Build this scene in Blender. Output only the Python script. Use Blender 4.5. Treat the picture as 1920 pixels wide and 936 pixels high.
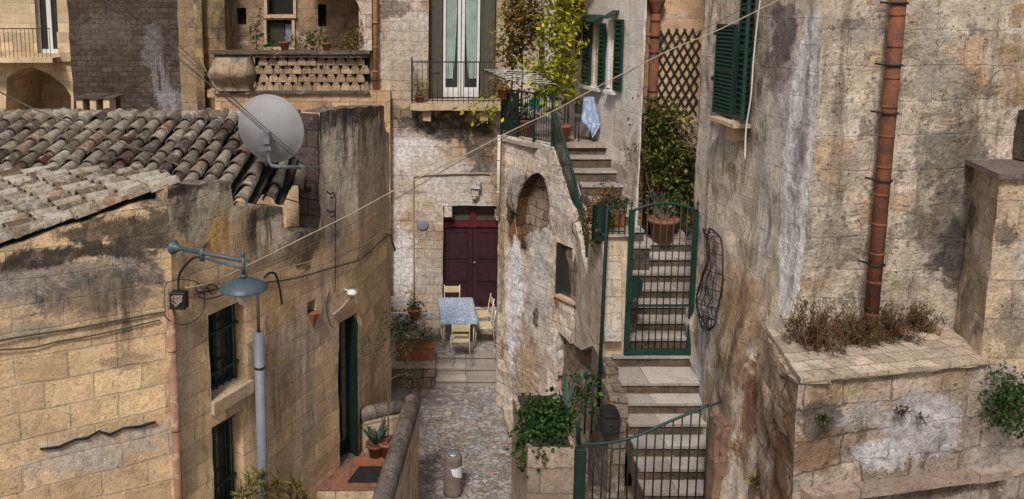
import bpy, bmesh, math, random
from mathutils import Vector, Matrix, noise
from mathutils.geometry import delaunay_2d_cdt
for o in list(bpy.data.objects): bpy.data.objects.remove(o)
S = bpy.context.scene
R = math.radians
# ------------------------------------------------------------------ camera, sky, sun, exposure
HC = 8.2; F = 1500.0; CX = 760.0; CY = 238.0; PITCH = R(8.3)
cd = bpy.data.cameras.new('camera'); cam = bpy.data.objects.new('camera', cd)
S.collection.objects.link(cam); S.camera = cam
cam.location = (0, 0, HC); cam.rotation_euler = (R(90) - PITCH, 0, 0)
cd.sensor_width = 36; cd.lens = 36 * F / 1920; cd.shift_x = (960 - CX) / 1920; cd.shift_y = -(468 - CY) / 1920
cd.clip_start = .05; cd.clip_end = 1000
SUN_EL, SUN_AZ = R(50), R(200)          # azimuth measured clockwise from +Y
w = bpy.data.worlds.new('World'); S.world = w; w.use_nodes = True
nt = w.node_tree; bg = nt.nodes['Background']
sky = nt.nodes.new('ShaderNodeTexSky'); sky.sky_type = 'NISHITA'; sky.sun_disc = False
sky.sun_elevation = SUN_EL; sky.sun_rotation = SUN_AZ; sky.air_density = 1.6; sky.dust_density = 4; sky.ozone_density = 1.0
nt.links.new(sky.outputs[0], bg.inputs[0]); bg.inputs[1].default_value = .08
ld = bpy.data.lights.new('sun', 'SUN'); ld.energy = 3.1; ld.angle = R(10); ld.color = (1, .95, .87)
sun = bpy.data.objects.new('sun', ld); S.collection.objects.link(sun)
sd = Vector((math.sin(SUN_AZ) * math.cos(SUN_EL), math.cos(SUN_AZ) * math.cos(SUN_EL), math.sin(SUN_EL)))
sun.rotation_euler = (sd).to_track_quat('Z', 'Y').to_euler(); sun.location = sd * 30
S.view_settings.view_transform = 'Standard'; S.view_settings.look = 'None'; S.view_settings.gamma = 1
S.view_settings.exposure = 0.0
S.render.engine = 'CYCLES'
try: S.cycles.max_bounces = 6; S.cycles.diffuse_bounces = 3
except Exception: pass

# ------------------------------------------------------------------ camera geometry helpers
C0 = Vector((0, 0, HC)); FW = Vector((0, math.cos(PITCH), -math.sin(PITCH))); UP = Vector((0, math.sin(PITCH), math.cos(PITCH)))
def ray(x, y): return FW + Vector((1, 0, 0)) * ((x - CX) / F) + UP * ((CY - y) / F)
def aY(x, y, Y):
    d = ray(x, y); return C0 + d * (Y / d.y)
def aZ(x, y, z):
    d = ray(x, y); return C0 + d * ((z - HC) / d.z)
class Fr:
    def __init__(s, a, b):
        s.p = Vector((a[0], a[1], 0)); q = Vector((b[0], b[1], 0)); s.L = (q - s.p).length
        s.t = (q - s.p).normalized(); n = Vector((s.t.y, -s.t.x, 0))
        if n.dot(-s.p) < 0: n = -n
        s.n = n
    def P(s, u, v, o=0): return s.p + s.t * u + s.n * o + Vector((0, 0, v))
    def px(s, x, y, o=0):
        d = ray(x, y); k = ((s.p + s.n * o) - C0).dot(s.n) / d.dot(s.n); q = C0 + d * k
        return (s.t.dot(q - s.p), q.z)
    def W(s, x, y, o=0): return s.P(*s.px(x, y, o), o)
    def loc(s, q): q = q - s.p; return (s.t.dot(q), s.n.dot(q), q.z)
WORLD = Fr((0, 0), (1, 0)); WORLD.n = Vector((0, -1, 0))

# ------------------------------------------------------------------ object helpers
COL = S.collection
def tagit(o, label=None, cat=None, group=None, kind=None):
    for k, v in (('label', label), ('category', cat), ('group', group), ('kind', kind)):
        if v: o[k] = v
    return o
def thing(name, label, cat, loc=(0, 0, 0), group=None):
    o = bpy.data.objects.new(name, None); COL.objects.link(o); o.location = loc; o.empty_display_size = .1
    return tagit(o, label, cat, group)
def rootloc(p):
    v = Vector((0, 0, 0))
    while p is not None: v += Vector(p.location); p = p.parent
    return v
def cr(pts, n=6):
    pts = [Vector(p) for p in pts]
    if len(pts) < 3: return pts
    q = [pts[0]] + pts + [pts[-1]]; out = []
    for i in range(1, len(q) - 2):
        a, b, c, d = q[i - 1:i + 3]
        for k in range(n):
            t = k / n
            out.append(.5 * ((2 * b) + (c - a) * t + (2 * a - 5 * b + 4 * c - d) * t * t + (3 * b - a - 3 * c + d) * t ** 3))
    out.append(pts[-1]); return out
class MB:
    def __init__(s, fr=None):
        s.bm = bmesh.new(); s.fr = fr or WORLD; s.cl = s.bm.loops.layers.float_color.new('rnd')
    def add(s, vs, fs, rnd=None, smooth=False):
        r = random.random() if rnd is None else rnd; r2 = random.random()
        bv = [s.bm.verts.new(v) for v in vs]; out = []
        for f in fs:
            try: g = s.bm.faces.new([bv[i] for i in f])
            except ValueError: continue
            g.smooth = smooth
            for l in g.loops: l[s.cl] = (r, r2, 0, 1)
            out.append(g)
        return bv, out
    def box(s, u0, u1, o0, o1, v0, v1, fr=None, bev=0, rnd=None, jit=0):
        f = fr or s.fr
        vs = [f.P(u, v, o) for v in (v0, v1) for (u, o) in ((u0, o0), (u1, o0), (u1, o1), (u0, o1))]
        if jit: vs = [p + Vector([random.uniform(-jit, jit) for _ in range(3)]) for p in vs]
        bv, bf = s.add(vs, [(3, 2, 1, 0), (4, 5, 6, 7), (0, 1, 5, 4), (1, 2, 6, 5), (2, 3, 7, 6), (3, 0, 4, 7)], rnd)
        if bev:
            es = {e for f_ in bf for e in f_.edges}
            bmesh.ops.bevel(s.bm, geom=list(es), offset=bev, segments=1, affect='EDGES')
        return s
    def rbox(s, u0, u1, o0, o1, v0, v1, fr=None, step=.12, rough=.012, seed=0, taper=0):
        """box with a subdivided, weathered surface"""
        f = fr or s.fr
        def grid(fn, la, lb):
            na = max(1, round(la / step)); nb = max(1, round(lb / step))
            vs = []
            for j in range(nb + 1):
                for i in range(na + 1):
                    p = fn(i / na, j / nb)
                    dv = Vector([noise.noise(p * 3.1 + Vector((seed + k * 9.1, 0, 0))) + .5 * noise.noise(p * 9 + Vector((seed + k * 5.1, 3, 0))) for k in range(3)])
                    vs.append(p + dv * rough)
            fs = [(j * (na + 1) + i, j * (na + 1) + i + 1, (j + 1) * (na + 1) + i + 1, (j + 1) * (na + 1) + i) for j in range(nb) for i in range(na)]
            s.add(vs, fs, smooth=True)
        lu, lo, lv = abs(u1 - u0), abs(o1 - o0), abs(v1 - v0)
        U = lambda a: u0 + (u1 - u0) * a
        O = lambda a: o0 + (o1 - o0) * a
        V = lambda a: v0 + (v1 - v0) * a
        grid(lambda a, b: f.P(U(a), V(b), o1), lu, lv); grid(lambda a, b: f.P(U(a), V(b), o0), lu, lv)
        grid(lambda a, b: f.P(u0, V(b), O(a)), lo, lv); grid(lambda a, b: f.P(u1, V(b), O(a)), lo, lv)
        grid(lambda a, b: f.P(U(a), v1, O(b)), lu, lo); grid(lambda a, b: f.P(U(a), v0, O(b)), lu, lo)
        return s
    def prism(s, poly, z0, z1, rnd=None):
        n = len(poly); vs = [Vector((p[0], p[1], z0)) for p in poly] + [Vector((p[0], p[1], z1)) for p in poly]
        fs = [tuple(range(n))[::-1], tuple(range(n, 2 * n))] + [(i, (i + 1) % n, n + (i + 1) % n, n + i) for i in range(n)]
        s.add(vs, fs, rnd); return s
    def fprism(s, poly, o0, o1, fr=None, rnd=None):
        """polygon in (u,v) of a frame, extruded between two offsets"""
        f = fr or s.fr; n = len(poly); vs = [f.P(u, v, o0) for u, v in poly] + [f.P(u, v, o1) for u, v in poly]
        fs = [tuple(range(n)), tuple(range(n, 2 * n))[::-1]] + [(i, (i + 1) % n, n + (i + 1) % n, n + i) for i in range(n)]
        s.add(vs, fs, rnd); return s
    def tube(s, pts, r, seg=8, rnd=None, flat=None):
        pts = [Vector(p) for p in pts]; n = len(pts)
        rs = r if isinstance(r, (list, tuple)) else [r] * n
        vs = []; prev = None
        for i in range(n):
            d = (pts[min(i + 1, n - 1)] - pts[max(i - 1, 0)])
            if d.length < 1e-9: d = Vector((0, 0, 1))
            d.normalize()
            if prev is None:
                a = d.cross(Vector((0, 0, 1)) if abs(d.z) < .9 else Vector((1, 0, 0))).normalized()
            else:
                a = prev - d * prev.dot(d)
                a = a.normalized() if a.length > 1e-6 else d.orthogonal().normalized()
            prev = a; b = d.cross(a)
            for k in range(seg):
                an = 2 * math.pi * k / seg
                vs.append(pts[i] + (a * math.cos(an) + b * math.sin(an)) * rs[i])
        fs = [(i * seg + k, i * seg + (k + 1) % seg, (i + 1) * seg + (k + 1) % seg, (i + 1) * seg + k) for i in range(n - 1) for k in range(seg)]
        fs += [tuple(range(seg))[::-1], tuple(range((n - 1) * seg, n * seg))]
        s.add(vs, fs, rnd, smooth=seg > 4); return s
    def bar(s, a, b, r=.008, seg=4, rnd=None): return s.tube([a, b], r, seg, rnd)
    def lathe(s, prof, c, seg=20, axis=None, rnd=None):
        c = Vector(c); q = Vector((0, 0, 1)).rotation_difference(Vector(axis).normalized()) if axis is not None else None
        vs = []
        for (r, z) in prof:
            for k in range(seg):
                an = 2 * math.pi * k / seg; p = Vector((r * math.cos(an), r * math.sin(an), z))
                if q: p = q @ p
                vs.append(c + p)
        m = len(prof)
        fs = [(i * seg + k, i * seg + (k + 1) % seg, (i + 1) * seg + (k + 1) % seg, (i + 1) * seg + k) for i in range(m - 1) for k in range(seg)]
        if prof[0][0] > 1e-4: fs.append(tuple(range(seg))[::-1])
        if prof[-1][0] > 1e-4: fs.append(tuple(range((m - 1) * seg, m * seg)))
        s.add(vs, fs, rnd, smooth=True); return s
    def leaf(s, p, d, up, L, W, rnd=None):
        d = d.normalized(); sd_ = d.cross(up)
        if sd_.length < 1e-3: sd_ = d.orthogonal()
        sd_.normalize(); nn = sd_.cross(d)
        m = p + d * L * .45 - nn * W * .18
        s.add([p, m + sd_ * W * .5 + nn * W * .2, p + d * L, m - sd_ * W * .5 + nn * W * .2, m], [(0, 4, 1), (1, 4, 2), (2, 4, 3), (3, 4, 0)], rnd)
    def foliage(s, c, rad, n, size, shell=.5, rng=None, clump=10, asp=.6, droop=.3, lo=0, hi=1):
        rng = rng or random.Random(n + int(c[0] * 100)); c = Vector(c)
        k = 0
        while k < n:
            v = Vector([rng.gauss(0, 1) for _ in range(3)]).normalized() * (rng.random() ** shell)
            cc = c + Vector((v.x * rad[0], v.y * rad[1], v.z * rad[2])); cb = rng.random()
            nn = rng.randint(clump // 2, clump)
            cs = size * 2.2
            for _ in range(nn):
                p = cc + Vector([rng.gauss(0, cs * .6) for _ in range(3)])
                d = Vector((rng.gauss(0, 1), rng.gauss(0, 1), rng.gauss(-droop, .8))) + v * .7
                if d.length < .01: continue
                L = size * rng.choice((.5, .75, 1, 1, 1.25, 1.5)) * rng.uniform(.85, 1.15)
                s.leaf(p, d, Vector((rng.gauss(0, .5), rng.gauss(0, .5), 1)), L, L * asp, lo + (hi - lo) * min(1, max(0, cb * .65 + rng.random() * .35)))
                k += 1
        return s
    def build(s, name, mat, parent=None, loc=None, tag=None, smooth=None, uvfr=None):
        bm = s.bm; fr = uvfr or s.fr
        bm.normal_update()
        uvl = bm.loops.layers.uv.new('UVMap')
        for f in bm.faces:
            nn = f.normal; a, b, c = abs(nn.dot(fr.n)), abs(nn.dot(fr.t)), abs(nn.z)
            for l in f.loops:
                u, o, v = fr.loc(l.vert.co)
                l[uvl].uv = (u, v) if a >= b and a >= c else ((o + 31.7, v) if b >= c else (u, o + 57.3))
        vs = bm.verts
        if parent is not None: base = rootloc(parent)
        elif loc is not None: base = Vector(loc)
        else:
            xs = [v.co.x for v in vs]; ys = [v.co.y for v in vs]; zs = [v.co.z for v in vs]
            base = Vector(((min(xs) + max(xs)) / 2, (min(ys) + max(ys)) / 2, min(zs)))
        bmesh.ops.translate(bm, vec=-base, verts=list(vs))
        me = bpy.data.meshes.new(name); bm.to_mesh(me); bm.free()
        if smooth: me.polygons.foreach_set('use_smooth', [True] * len(me.polygons))
        o = bpy.data.objects.new(name, me); COL.objects.link(o)
        for m in (mat if isinstance(mat, (list, tuple)) else [mat]): me.materials.append(m)
        if parent is not None: o.parent = parent
        else: o.location = base
        if tag: tagit(o, *tag)
        return o
def copy_tree(o, parent=None):
    c = o.copy(); COL.objects.link(c); c.parent = parent
    for ch in [x for x in o.children]: copy_tree(ch, c)
    return c
def inside(p, poly):
    x, y = p; c = False; n = len(poly)
    for i in range(n):
        x1, y1 = poly[i]; x2, y2 = poly[i - 1]
        if (y1 > y) != (y2 > y) and x < (x2 - x1) * (y - y1) / (y2 - y1) + x1: c = not c
    return c
def resample(poly, step, jit=0, rng=None, atc=None):
    out = []
    for i in range(len(poly)):
        a = Vector(poly[i]); b = Vector(poly[(i + 1) % len(poly)]); n = max(1, int((b - a).length / step))
        for k in range(n):
            p = a.lerp(b, k / n)
            if jit and k and not (atc and atc(a.x) and atc(b.x)): p = p + Vector((rng.uniform(-jit, jit), rng.uniform(-jit, jit)))
            out.append((p.x, p.y))
    return out
def wall(fr, outline, holes=(), back=.35, step=.16, rough=.012, jit=.015, off=None, name='wall', mat=None, parent=None, corners=(), seed=0, edge=True):
    """solid weathered wall in a vertical frame; holes = [(poly, depth, back_filled)]"""
    rng = random.Random(seed + 5); mb = MB(fr)
    def atc(u): return next((c for c in corners if abs(u - c[0]) < 1e-4), None)
    def ex(u, v):
        c = atc(u)
        if c is None: return Vector((0, 0, 0))
        p = fr.P(u, v); d = rough * (1.2 * noise.noise(p * .9 + Vector((seed, 0, 0))) + .8 * noise.noise(p * 3.3) + .35 * noise.noise(p * 9))
        return c[1] * (d + (c[2](0, v) if len(c) > 2 and c[2] else 0))
    def disp(u, v):
        p = fr.P(u, v)
        d = rough * (1.2 * noise.noise(p * .9 + Vector((seed, 0, 0))) + .8 * noise.noise(p * 3.3) + .35 * noise.noise(p * 9))
        return d + (off(u, v) if off else 0)
    rings = [resample(outline, step, jit, rng, atc)] + [resample(h[0], step, jit * .3, rng) for h in holes]
    vs = []; es = []
    for r in rings:
        b = len(vs); vs += r; es += [(b + i, b + (i + 1) % len(r)) for i in range(len(r))]
    bpts = list(vs)
    us = [p[0] for p in outline]; vv = [p[1] for p in outline]
    cell = {}
    for p in bpts: cell.setdefault((int(p[0] // step), int(p[1] // step)), []).append(p)
    nu = int((max(us) - min(us)) / step) + 1; nv = int((max(vv) - min(vv)) / step) + 1
    for i in range(nu + 1):
        for j in range(nv + 1):
            p = (min(us) + (i + rng.uniform(-.25, .25) + .5 * (j % 2)) * step, min(vv) + (j + rng.uniform(-.25, .25)) * step)
            if not inside(p, rings[0]) or any(inside(p, h) for h in rings[1:]): continue
            cu, cv = int(p[0] // step), int(p[1] // step)
            if any((p[0] - q[0]) ** 2 + (p[1] - q[1]) ** 2 < (.45 * step) ** 2 for a in (-1, 0, 1) for b in (-1, 0, 1) for q in cell.get((cu + a, cv + b), ())): continue
            vs.append(p)
    r = delaunay_2d_cdt([Vector(p) for p in vs], es, [], 0, 1e-5)
    V2, F2 = r[0], r[2]
    keep = []
    for f in F2:
        c = (sum(V2[i].x for i in f) / len(f), sum(V2[i].y for i in f) / len(f))
        if inside(c, rings[0]) and not any(inside(c, h) for h in rings[1:]): keep.append(tuple(f))
    mb.add([fr.P(p.x, p.y, disp(p.x, p.y)) + ex(p.x, p.y) for p in V2], keep, smooth=True)
    if edge:
        rr = rings[0]; n = len(rr)
        mb.add([fr.P(u, v, disp(u, v)) + ex(u, v) for u, v in rr] + [fr.P(u, v, -back + (off(u, v) if off else 0)) for u, v in rr], [(i, (i + 1) % n, n + (i + 1) % n, n + i) for i in range(n) if not (atc(rr[i][0]) and atc(rr[(i + 1) % n][0]))], smooth=False)
    for (h, dep, bk), rr in zip(holes, rings[1:]):
        n = len(rr)
        mb.add([fr.P(u, v, disp(u, v)) for u, v in rr] + [fr.P(u, v, -dep + (off(u, v) if off else 0)) for u, v in rr], [(i, (i + 1) % n, n + (i + 1) % n, n + i) for i in range(n)])
        if bk: mb.add([fr.P(u, v, -dep + (off(u, v) if off else 0)) for u, v in rr], [tuple(range(n))])
    loose = [v for v in mb.bm.verts if not v.link_faces]
    bmesh.ops.delete(mb.bm, geom=loose, context='VERTS')
    return mb.build(name, mat, parent)
# ------------------------------------------------------------------ materials
class MN:
    def __init__(s, name, rough=.9):
        s.m = bpy.data.materials.new(name); s.m.use_nodes = True; s.nt = s.m.node_tree
        s.b = s.nt.nodes['Principled BSDF']; s.b.inputs['Roughness'].default_value = rough
        s.b.inputs['Specular IOR Level'].default_value = .25
        s.tc = s.nt.nodes.new('ShaderNodeTexCoord'); s.obj = s.tc.outputs['Object']; s.uv = s.tc.outputs['UV']
    def n(s, t): return s.nt.nodes.new('ShaderNode' + t)
    def put(s, i, v):
        if hasattr(v, 'is_output'): s.nt.links.new(v, i)
        elif isinstance(v, (tuple, list)):
            i.default_value = tuple(v) + ((1,) if len(i.default_value) == 4 and len(v) == 3 else ())
        else: i.default_value = v
    def noise(s, v, sc, det=6, ro=.6, dist=0, col=False):
        n = s.n('TexNoise'); s.put(n.inputs['Vector'], v); n.inputs['Scale'].default_value = sc; n.inputs['Detail'].default_value = det
        n.inputs['Roughness'].default_value = ro; n.inputs['Distortion'].default_value = dist
        return n.outputs['Color' if col else 0]
    def vm(s, op, a, b=None, c=None):
        n = s.n('VectorMath'); n.operation = op; s.put(n.inputs[0], a)
        if b is not None: s.put(n.inputs[1], b)
        if c is not None: s.put(n.inputs[3] if op == 'SCALE' else n.inputs[2], c)
        return n.outputs['Value' if op in ('LENGTH', 'DISTANCE', 'DOT_PRODUCT') else 0]
    def scale(s, a, k):
        n = s.n('VectorMath'); n.operation = 'SCALE'; s.put(n.inputs[0], a); n.inputs['Scale'].default_value = k; return n.outputs[0]
    def ma(s, op, a, b=0, clamp=False):
        n = s.n('Math'); n.operation = op; n.use_clamp = clamp; s.put(n.inputs[0], a); s.put(n.inputs[1], b); return n.outputs[0]
    def mr(s, a, f0, f1, t0=0, t1=1):
        n = s.n('MapRange'); n.clamp = True; s.put(n.inputs[0], a)
        for k, v in zip((1, 2, 3, 4), (f0, f1, t0, t1)): n.inputs[k].default_value = v
        return n.outputs[0]
    def ramp(s, a, pts):
        n = s.n('ValToRGB'); s.put(n.inputs[0], a); e = n.color_ramp.elements
        while len(e) < len(pts): e.new(.5)
        for i, (p, c) in enumerate(pts):
            e[i].position = p; e[i].color = (tuple(c) if isinstance(c, (tuple, list)) else (c, c, c)) + (1,)
        return n.outputs[0]
    def mix(s, f, a, b, mode='MIX'):
        n = s.n('Mix'); n.data_type = 'RGBA'; n.blend_type = mode; n.clamp_factor = True
        s.put(n.inputs[0], f); s.put(n.inputs[6], a); s.put(n.inputs[7], b); return n.outputs[2]
    def attr(s):
        n = s.n('Attribute'); n.attribute_name = 'rnd'; x = s.n('SeparateXYZ'); s.put(x.inputs[0], n.outputs['Color']); return x.outputs
    def bump(s, h, st=.5, dist=.02):
        n = s.n('Bump'); s.put(n.inputs['Height'], h); n.inputs['Strength'].default_value = st; n.inputs['Distance'].default_value = dist
        s.put(s.b.inputs['Normal'], n.outputs[0])
    def col(s, c): s.put(s.b.inputs['Base Color'], c); return s
def stone(name, c1, c2, mortar=(.2, .15, .1), bw=.5, bh=.27, ms=.012, warp=.03, tone=.5, fine=.4, patches=(), spots=(), streak=(.0, (.05, .045, .04)), pits=.5, bump=.6, bd=.03, rough=.92, offs=.5, sq=1.0, mf=1.0, bamt=1.0, topl=0):
    """weathered masonry: courses warped by noise, tone changes, worn patches, streaks, pits.
    patches = (colour, scale, threshold, softness, seed, zstretch, strength)
    spots = (u, v, ru, rv, colour, strength, mode) in wall metres; mode 1 = run-down streaks"""
    s = MN(name, rough); obj, uv = s.obj, s.uv
    wn = s.noise(obj, 1.1, 3, .5, col=True); wn2 = s.noise(obj, 6, 3, .6, col=True)
    wv = s.vm('ADD', s.scale(s.vm('SUBTRACT', wn, (.5, .5, .5)), warp * 3), s.scale(s.vm('SUBTRACT', wn2, (.5, .5, .5)), warp * .7))
    bv = s.vm('ADD', uv, wv)
    b = s.n('TexBrick'); s.put(b.inputs['Vector'], bv)
    s.put(b.inputs['Color1'], c1); s.put(b.inputs['Color2'], c2); s.put(b.inputs['Mortar'], mortar)
    b.inputs['Scale'].default_value = 1; b.inputs['Mortar Size'].default_value = ms; b.inputs['Mortar Smooth'].default_value = .35
    b.inputs['Brick Width'].default_value = bw; b.inputs['Row Height'].default_value = bh; b.offset = offs; b.squash = sq; b.squash_frequency = 3
    br = s.n('TexBrick'); s.put(br.inputs['Vector'], bv); s.put(br.inputs['Color1'], (0, 0, 0)); s.put(br.inputs['Color2'], (1, 1, 1)); s.put(br.inputs['Mortar'], (.5, .5, .5))
    br.inputs['Scale'].default_value = 1; br.inputs['Mortar Size'].default_value = ms; br.inputs['Brick Width'].default_value = bw; br.inputs['Row Height'].default_value = bh; br.offset = offs; br.squash = sq; br.squash_frequency = 3
    avg = tuple((x + y) / 2 for x, y in zip(c1, c2))
    mort = s.ma('MULTIPLY', b.outputs['Fac'], s.mr(s.noise(obj, 1.7, 4, .6), .34, .55, .25, 1))
    stonec = s.mix(bamt, avg, s.mix(br.outputs['Color'], c1, c2))
    hue = s.n('TexBrick'); s.put(hue.inputs['Vector'], s.vm('ADD', bv, (bw * 6, bh * 14, 0))); s.put(hue.inputs['Color1'], (.78, .74, .70)); s.put(hue.inputs['Color2'], (1.14, 1.08, 1.04)); s.put(hue.inputs['Mortar'], (.78, .74, .7))
    hue.inputs['Scale'].default_value = 1; hue.inputs['Mortar Size'].default_value = ms * 1.1; hue.inputs['Mortar Smooth'].default_value = .8; hue.inputs['Brick Width'].default_value = bw; hue.inputs['Row Height'].default_value = bh; hue.offset = offs; hue.squash = sq; hue.squash_frequency = 3
    stonec = s.mix(bamt, stonec, s.mix(1, stonec, hue.outputs['Color'], 'MULTIPLY'))
    col = s.mix(s.ma('MULTIPLY', mort, mf), stonec, mortar)
    tone *= 1.1; fine *= 1.12
    n1 = s.noise(obj, .8, 6, .65); n2 = s.noise(obj, 4.6, 9, .74); n3 = s.noise(obj, 22, 6, .7)
    col = s.mix(1, col, s.ramp(n1, [(.33, 1 - tone * .6), (.45, 1.0), (.66, 1 + tone * .35)]), 'MULTIPLY')
    col = s.mix(1, col, s.ramp(n2, [(.32, max(.08, 1 - fine * 1.3)), (.42, 1 - fine * .2), (.52, 1.02), (.66, 1 + fine * .5)]), 'MULTIPLY')
    cover = None
    for (pc, sc, thr, so, seed, zs, st) in patches:
        v = s.vm('ADD', s.vm('MULTIPLY', obj, (1, 1, zs)), (seed, seed * .7, seed * 1.3))
        mk = s.ma('MULTIPLY', s.mr(s.noise(v, sc, 9, .72, .4), thr, thr + so), st)
        pcol = s.mix(1, pc, s.ramp(s.noise(obj, 9, 7, .75), [(.32, .5), (.5, 1), (.66, 1.35)]), 'MULTIPLY')
        col = s.mix(mk, col, pcol)
        cover = mk if cover is None else s.ma('MAXIMUM', cover, mk)
    st_n = s.noise(s.vm('ADD', s.vm('MULTIPLY', uv, (5.0, .45, 1)), s.scale(s.noise(obj, 3, 3, .6, col=True), .35)), 1.0, 7, .68)
    rn = s.noise(obj, 2.3, 9, .78, .5)
    for (u, v, ru, rv, sc, stg, mode) in spots:
        d = s.vm('LENGTH', s.vm('MULTIPLY', s.vm('SUBTRACT', uv, (u, v, 0)), (1 / ru, 1 / rv, 0)))
        d = s.ma('ADD', d, s.ma('MULTIPLY', s.ma('SUBTRACT', rn if mode != 1 else st_n, .5), 4.2 if mode != 2 else .8))
        mk = s.mr(d, 1.08, .72 if mode != 2 else .98)
        if mode == 1: mk = s.ma('MULTIPLY', mk, s.mr(st_n, .42, .56))
        mk = s.ma('MULTIPLY', s.ma('MULTIPLY', mk, s.mr(n2, .34, .5, .5, 1)), stg)
        pcol = s.mix(1, sc, s.ramp(s.noise(obj, 11, 7, .75), [(.32, .45), (.5, 1), (.66, 1.5)]), 'MULTIPLY')
        col = s.mix(mk, col, pcol)
    if topl:
        g = s.n('NewGeometry'); x = s.n('SeparateXYZ'); s.put(x.inputs[0], g.outputs['True Normal'])
        tm = s.ma('MULTIPLY', s.mr(x.outputs[2], .25, .6), s.mr(s.noise(obj, 5, 7, .7), .3, .5, topl * .6, topl))
        col = s.mix(tm, col, s.mix(1, (.085, .075, .065), s.ramp(s.noise(obj, 14, 7, .75), [(.35, .5), (.5, 1), (.62, 3.2)]), 'MULTIPLY'))
    if streak[0]:
        col = s.mix(s.ma('MULTIPLY', s.mr(st_n, .5, .6), s.ma('MULTIPLY', s.mr(n1, .35, .6), streak[0])), col, streak[1])
    pt = s.mr(n3, .6, .68); pm = s.ma('MULTIPLY', pt, s.mr(n2, .38, .55))
    col = s.mix(s.ma('MULTIPLY', pm, pits), col, s.mix(1, col, (.22, .2, .18), 'MULTIPLY'))
    col = s.mix(1, col, s.ramp(s.noise(obj, 42, 3, .6), [(.34, .8), (.5, 1), (.64, 1.14)]), 'MULTIPLY')
    ck = s.n('TexVoronoi'); ck.feature = 'DISTANCE_TO_EDGE'; s.put(ck.inputs['Vector'], s.vm('ADD', s.vm('MULTIPLY', obj, (1, 1, .8)), s.scale(s.noise(obj, 2.5, 6, .7, col=True), .9))); ck.inputs['Scale'].default_value = 1.3
    ckm = s.ma('MULTIPLY', s.mr(ck.outputs[0], .012, .0), s.mr(n1, .48, .6, 0, .7))
    col = s.mix(ckm, col, (.06, .045, .035))
    sk = s.mr(s.noise(obj, 7, 9, .8), .57, .63); col = s.mix(s.ma('MULTIPLY', sk, pits * .65), col, s.mix(1, col, (.38, .33, .3), 'MULTIPLY'))
    hl = s.mr(s.noise(s.vm('ADD', obj, (9, 3, 5)), 5, 9, .78), .53, .64); col = s.mix(s.ma('MULTIPLY', hl, .35), col, s.mix(1, col, (1.5, 1.5, 1.55), 'MULTIPLY'))
    s.col(col)
    h = s.ma('SUBTRACT', s.ma('MULTIPLY', n2, .9), s.ma('MULTIPLY', mort, .55))
    h = s.ma('ADD', h, s.ma('MULTIPLY', n3, .22)); h = s.ma('SUBTRACT', h, s.ma('MULTIPLY', pm, .45))
    h = s.ma('ADD', h, s.ma('MULTIPLY', br.outputs['Color'], .12))
    if cover is not None: h = s.ma('ADD', h, s.ma('MULTIPLY', cover, .25))
    s.bump(h, min(1, bump * 1.3), bd * 1.4)
    return s.m
def sp(fr, x, y, rx, ry, col, st=1, mode=0):
    u, v = fr.px(x, y); u1, _ = fr.px(x + rx, y); u0, _ = fr.px(x - rx, y); _, v1 = fr.px(x, y - ry); _, v0 = fr.px(x, y + ry)
    return (u, v, abs(u1 - u0) / 2, abs(v1 - v0) / 2, col, st, mode)
def paint(name, c, rough=.5, metal=0, wear=None, wthr=.6, var=.25, spec=.4, bump=.15, sc=8):
    s = MN(name, rough); n = s.noise(s.obj, sc, 7, .7)
    col = s.mix(1, c, s.ramp(n, [(.3, 1 - var), (.5, 1), (.72, 1 + var)]), 'MULTIPLY')
    if wear: col = s.mix(s.mr(s.noise(s.obj, sc * 1.7, 8, .75), wthr, wthr + .08), col, wear)
    s.b.inputs['Metallic'].default_value = metal; s.b.inputs['Specular IOR Level'].default_value = spec
    s.put(s.b.inputs['Roughness'], s.mr(n, .3, .7, max(.05, rough - .12), min(1, rough + .15)))
    s.col(col); s.bump(s.noise(s.obj, sc * 5, 5, .7), bump, .01); return s.m
def leafm(name, cols, tr=.3):
    s = MN(name, .55); a = s.attr()
    n = len(cols); col = s.ramp(a[0], [(i / max(1, n - 1), c) for i, c in enumerate(cols)])
    col = s.mix(1, col, s.ramp(a[1], [(0, .7), (1, 1.3)]), 'MULTIPLY'); s.col(col)
    t = s.n('BsdfTranslucent'); s.put(t.inputs[0], s.mix(1, col, (1.3, 1.35, .8), 'MULTIPLY'))
    mx = s.n('MixShader'); mx.inputs[0].default_value = tr
    s.nt.links.new(s.b.outputs[0], mx.inputs[1]); s.nt.links.new(t.outputs[0], mx.inputs[2])
    s.nt.links.new(mx.outputs[0], s.nt.nodes['Material Output'].inputs[0]); return s.m
def tilem():
    s = MN('roof_tile', .95); a = s.attr()
    base = s.ramp(a[0], [(0, (.09, .035, .025)), (.12, (.07, .052, .04)), (.3, (.14, .112, .085)), (.55, (.21, .175, .135)), (.85, (.30, .26, .21)), (1, (.18, .10, .065))])
    n1 = s.noise(s.obj, 9, 8, .75); n2 = s.noise(s.obj, 26, 6, .7)
    col = s.mix(1, base, s.ramp(n1, [(.3, .35), (.5, .95), (.7, 1.35)]), 'MULTIPLY')
    col = s.mix(s.ma('MULTIPLY', s.mr(n2, .53, .62), .7), col, (.06, .05, .04))
    lich = s.mr(s.noise(s.obj, 5, 9, .8), .53, .6)
    col = s.mix(s.ma('MULTIPLY', lich, s.mr(a[1], .1, .9, .25, .95)), col, (.42, .39, .34))
    och = s.mr(s.noise(s.obj, 13, 7, .8), .61, .67); col = s.mix(s.ma('MULTIPLY', och, .75), col, (.36, .21, .06))
    s.col(col); s.bump(s.ma('ADD', n1, n2), .7, .02); return s.m
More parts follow.
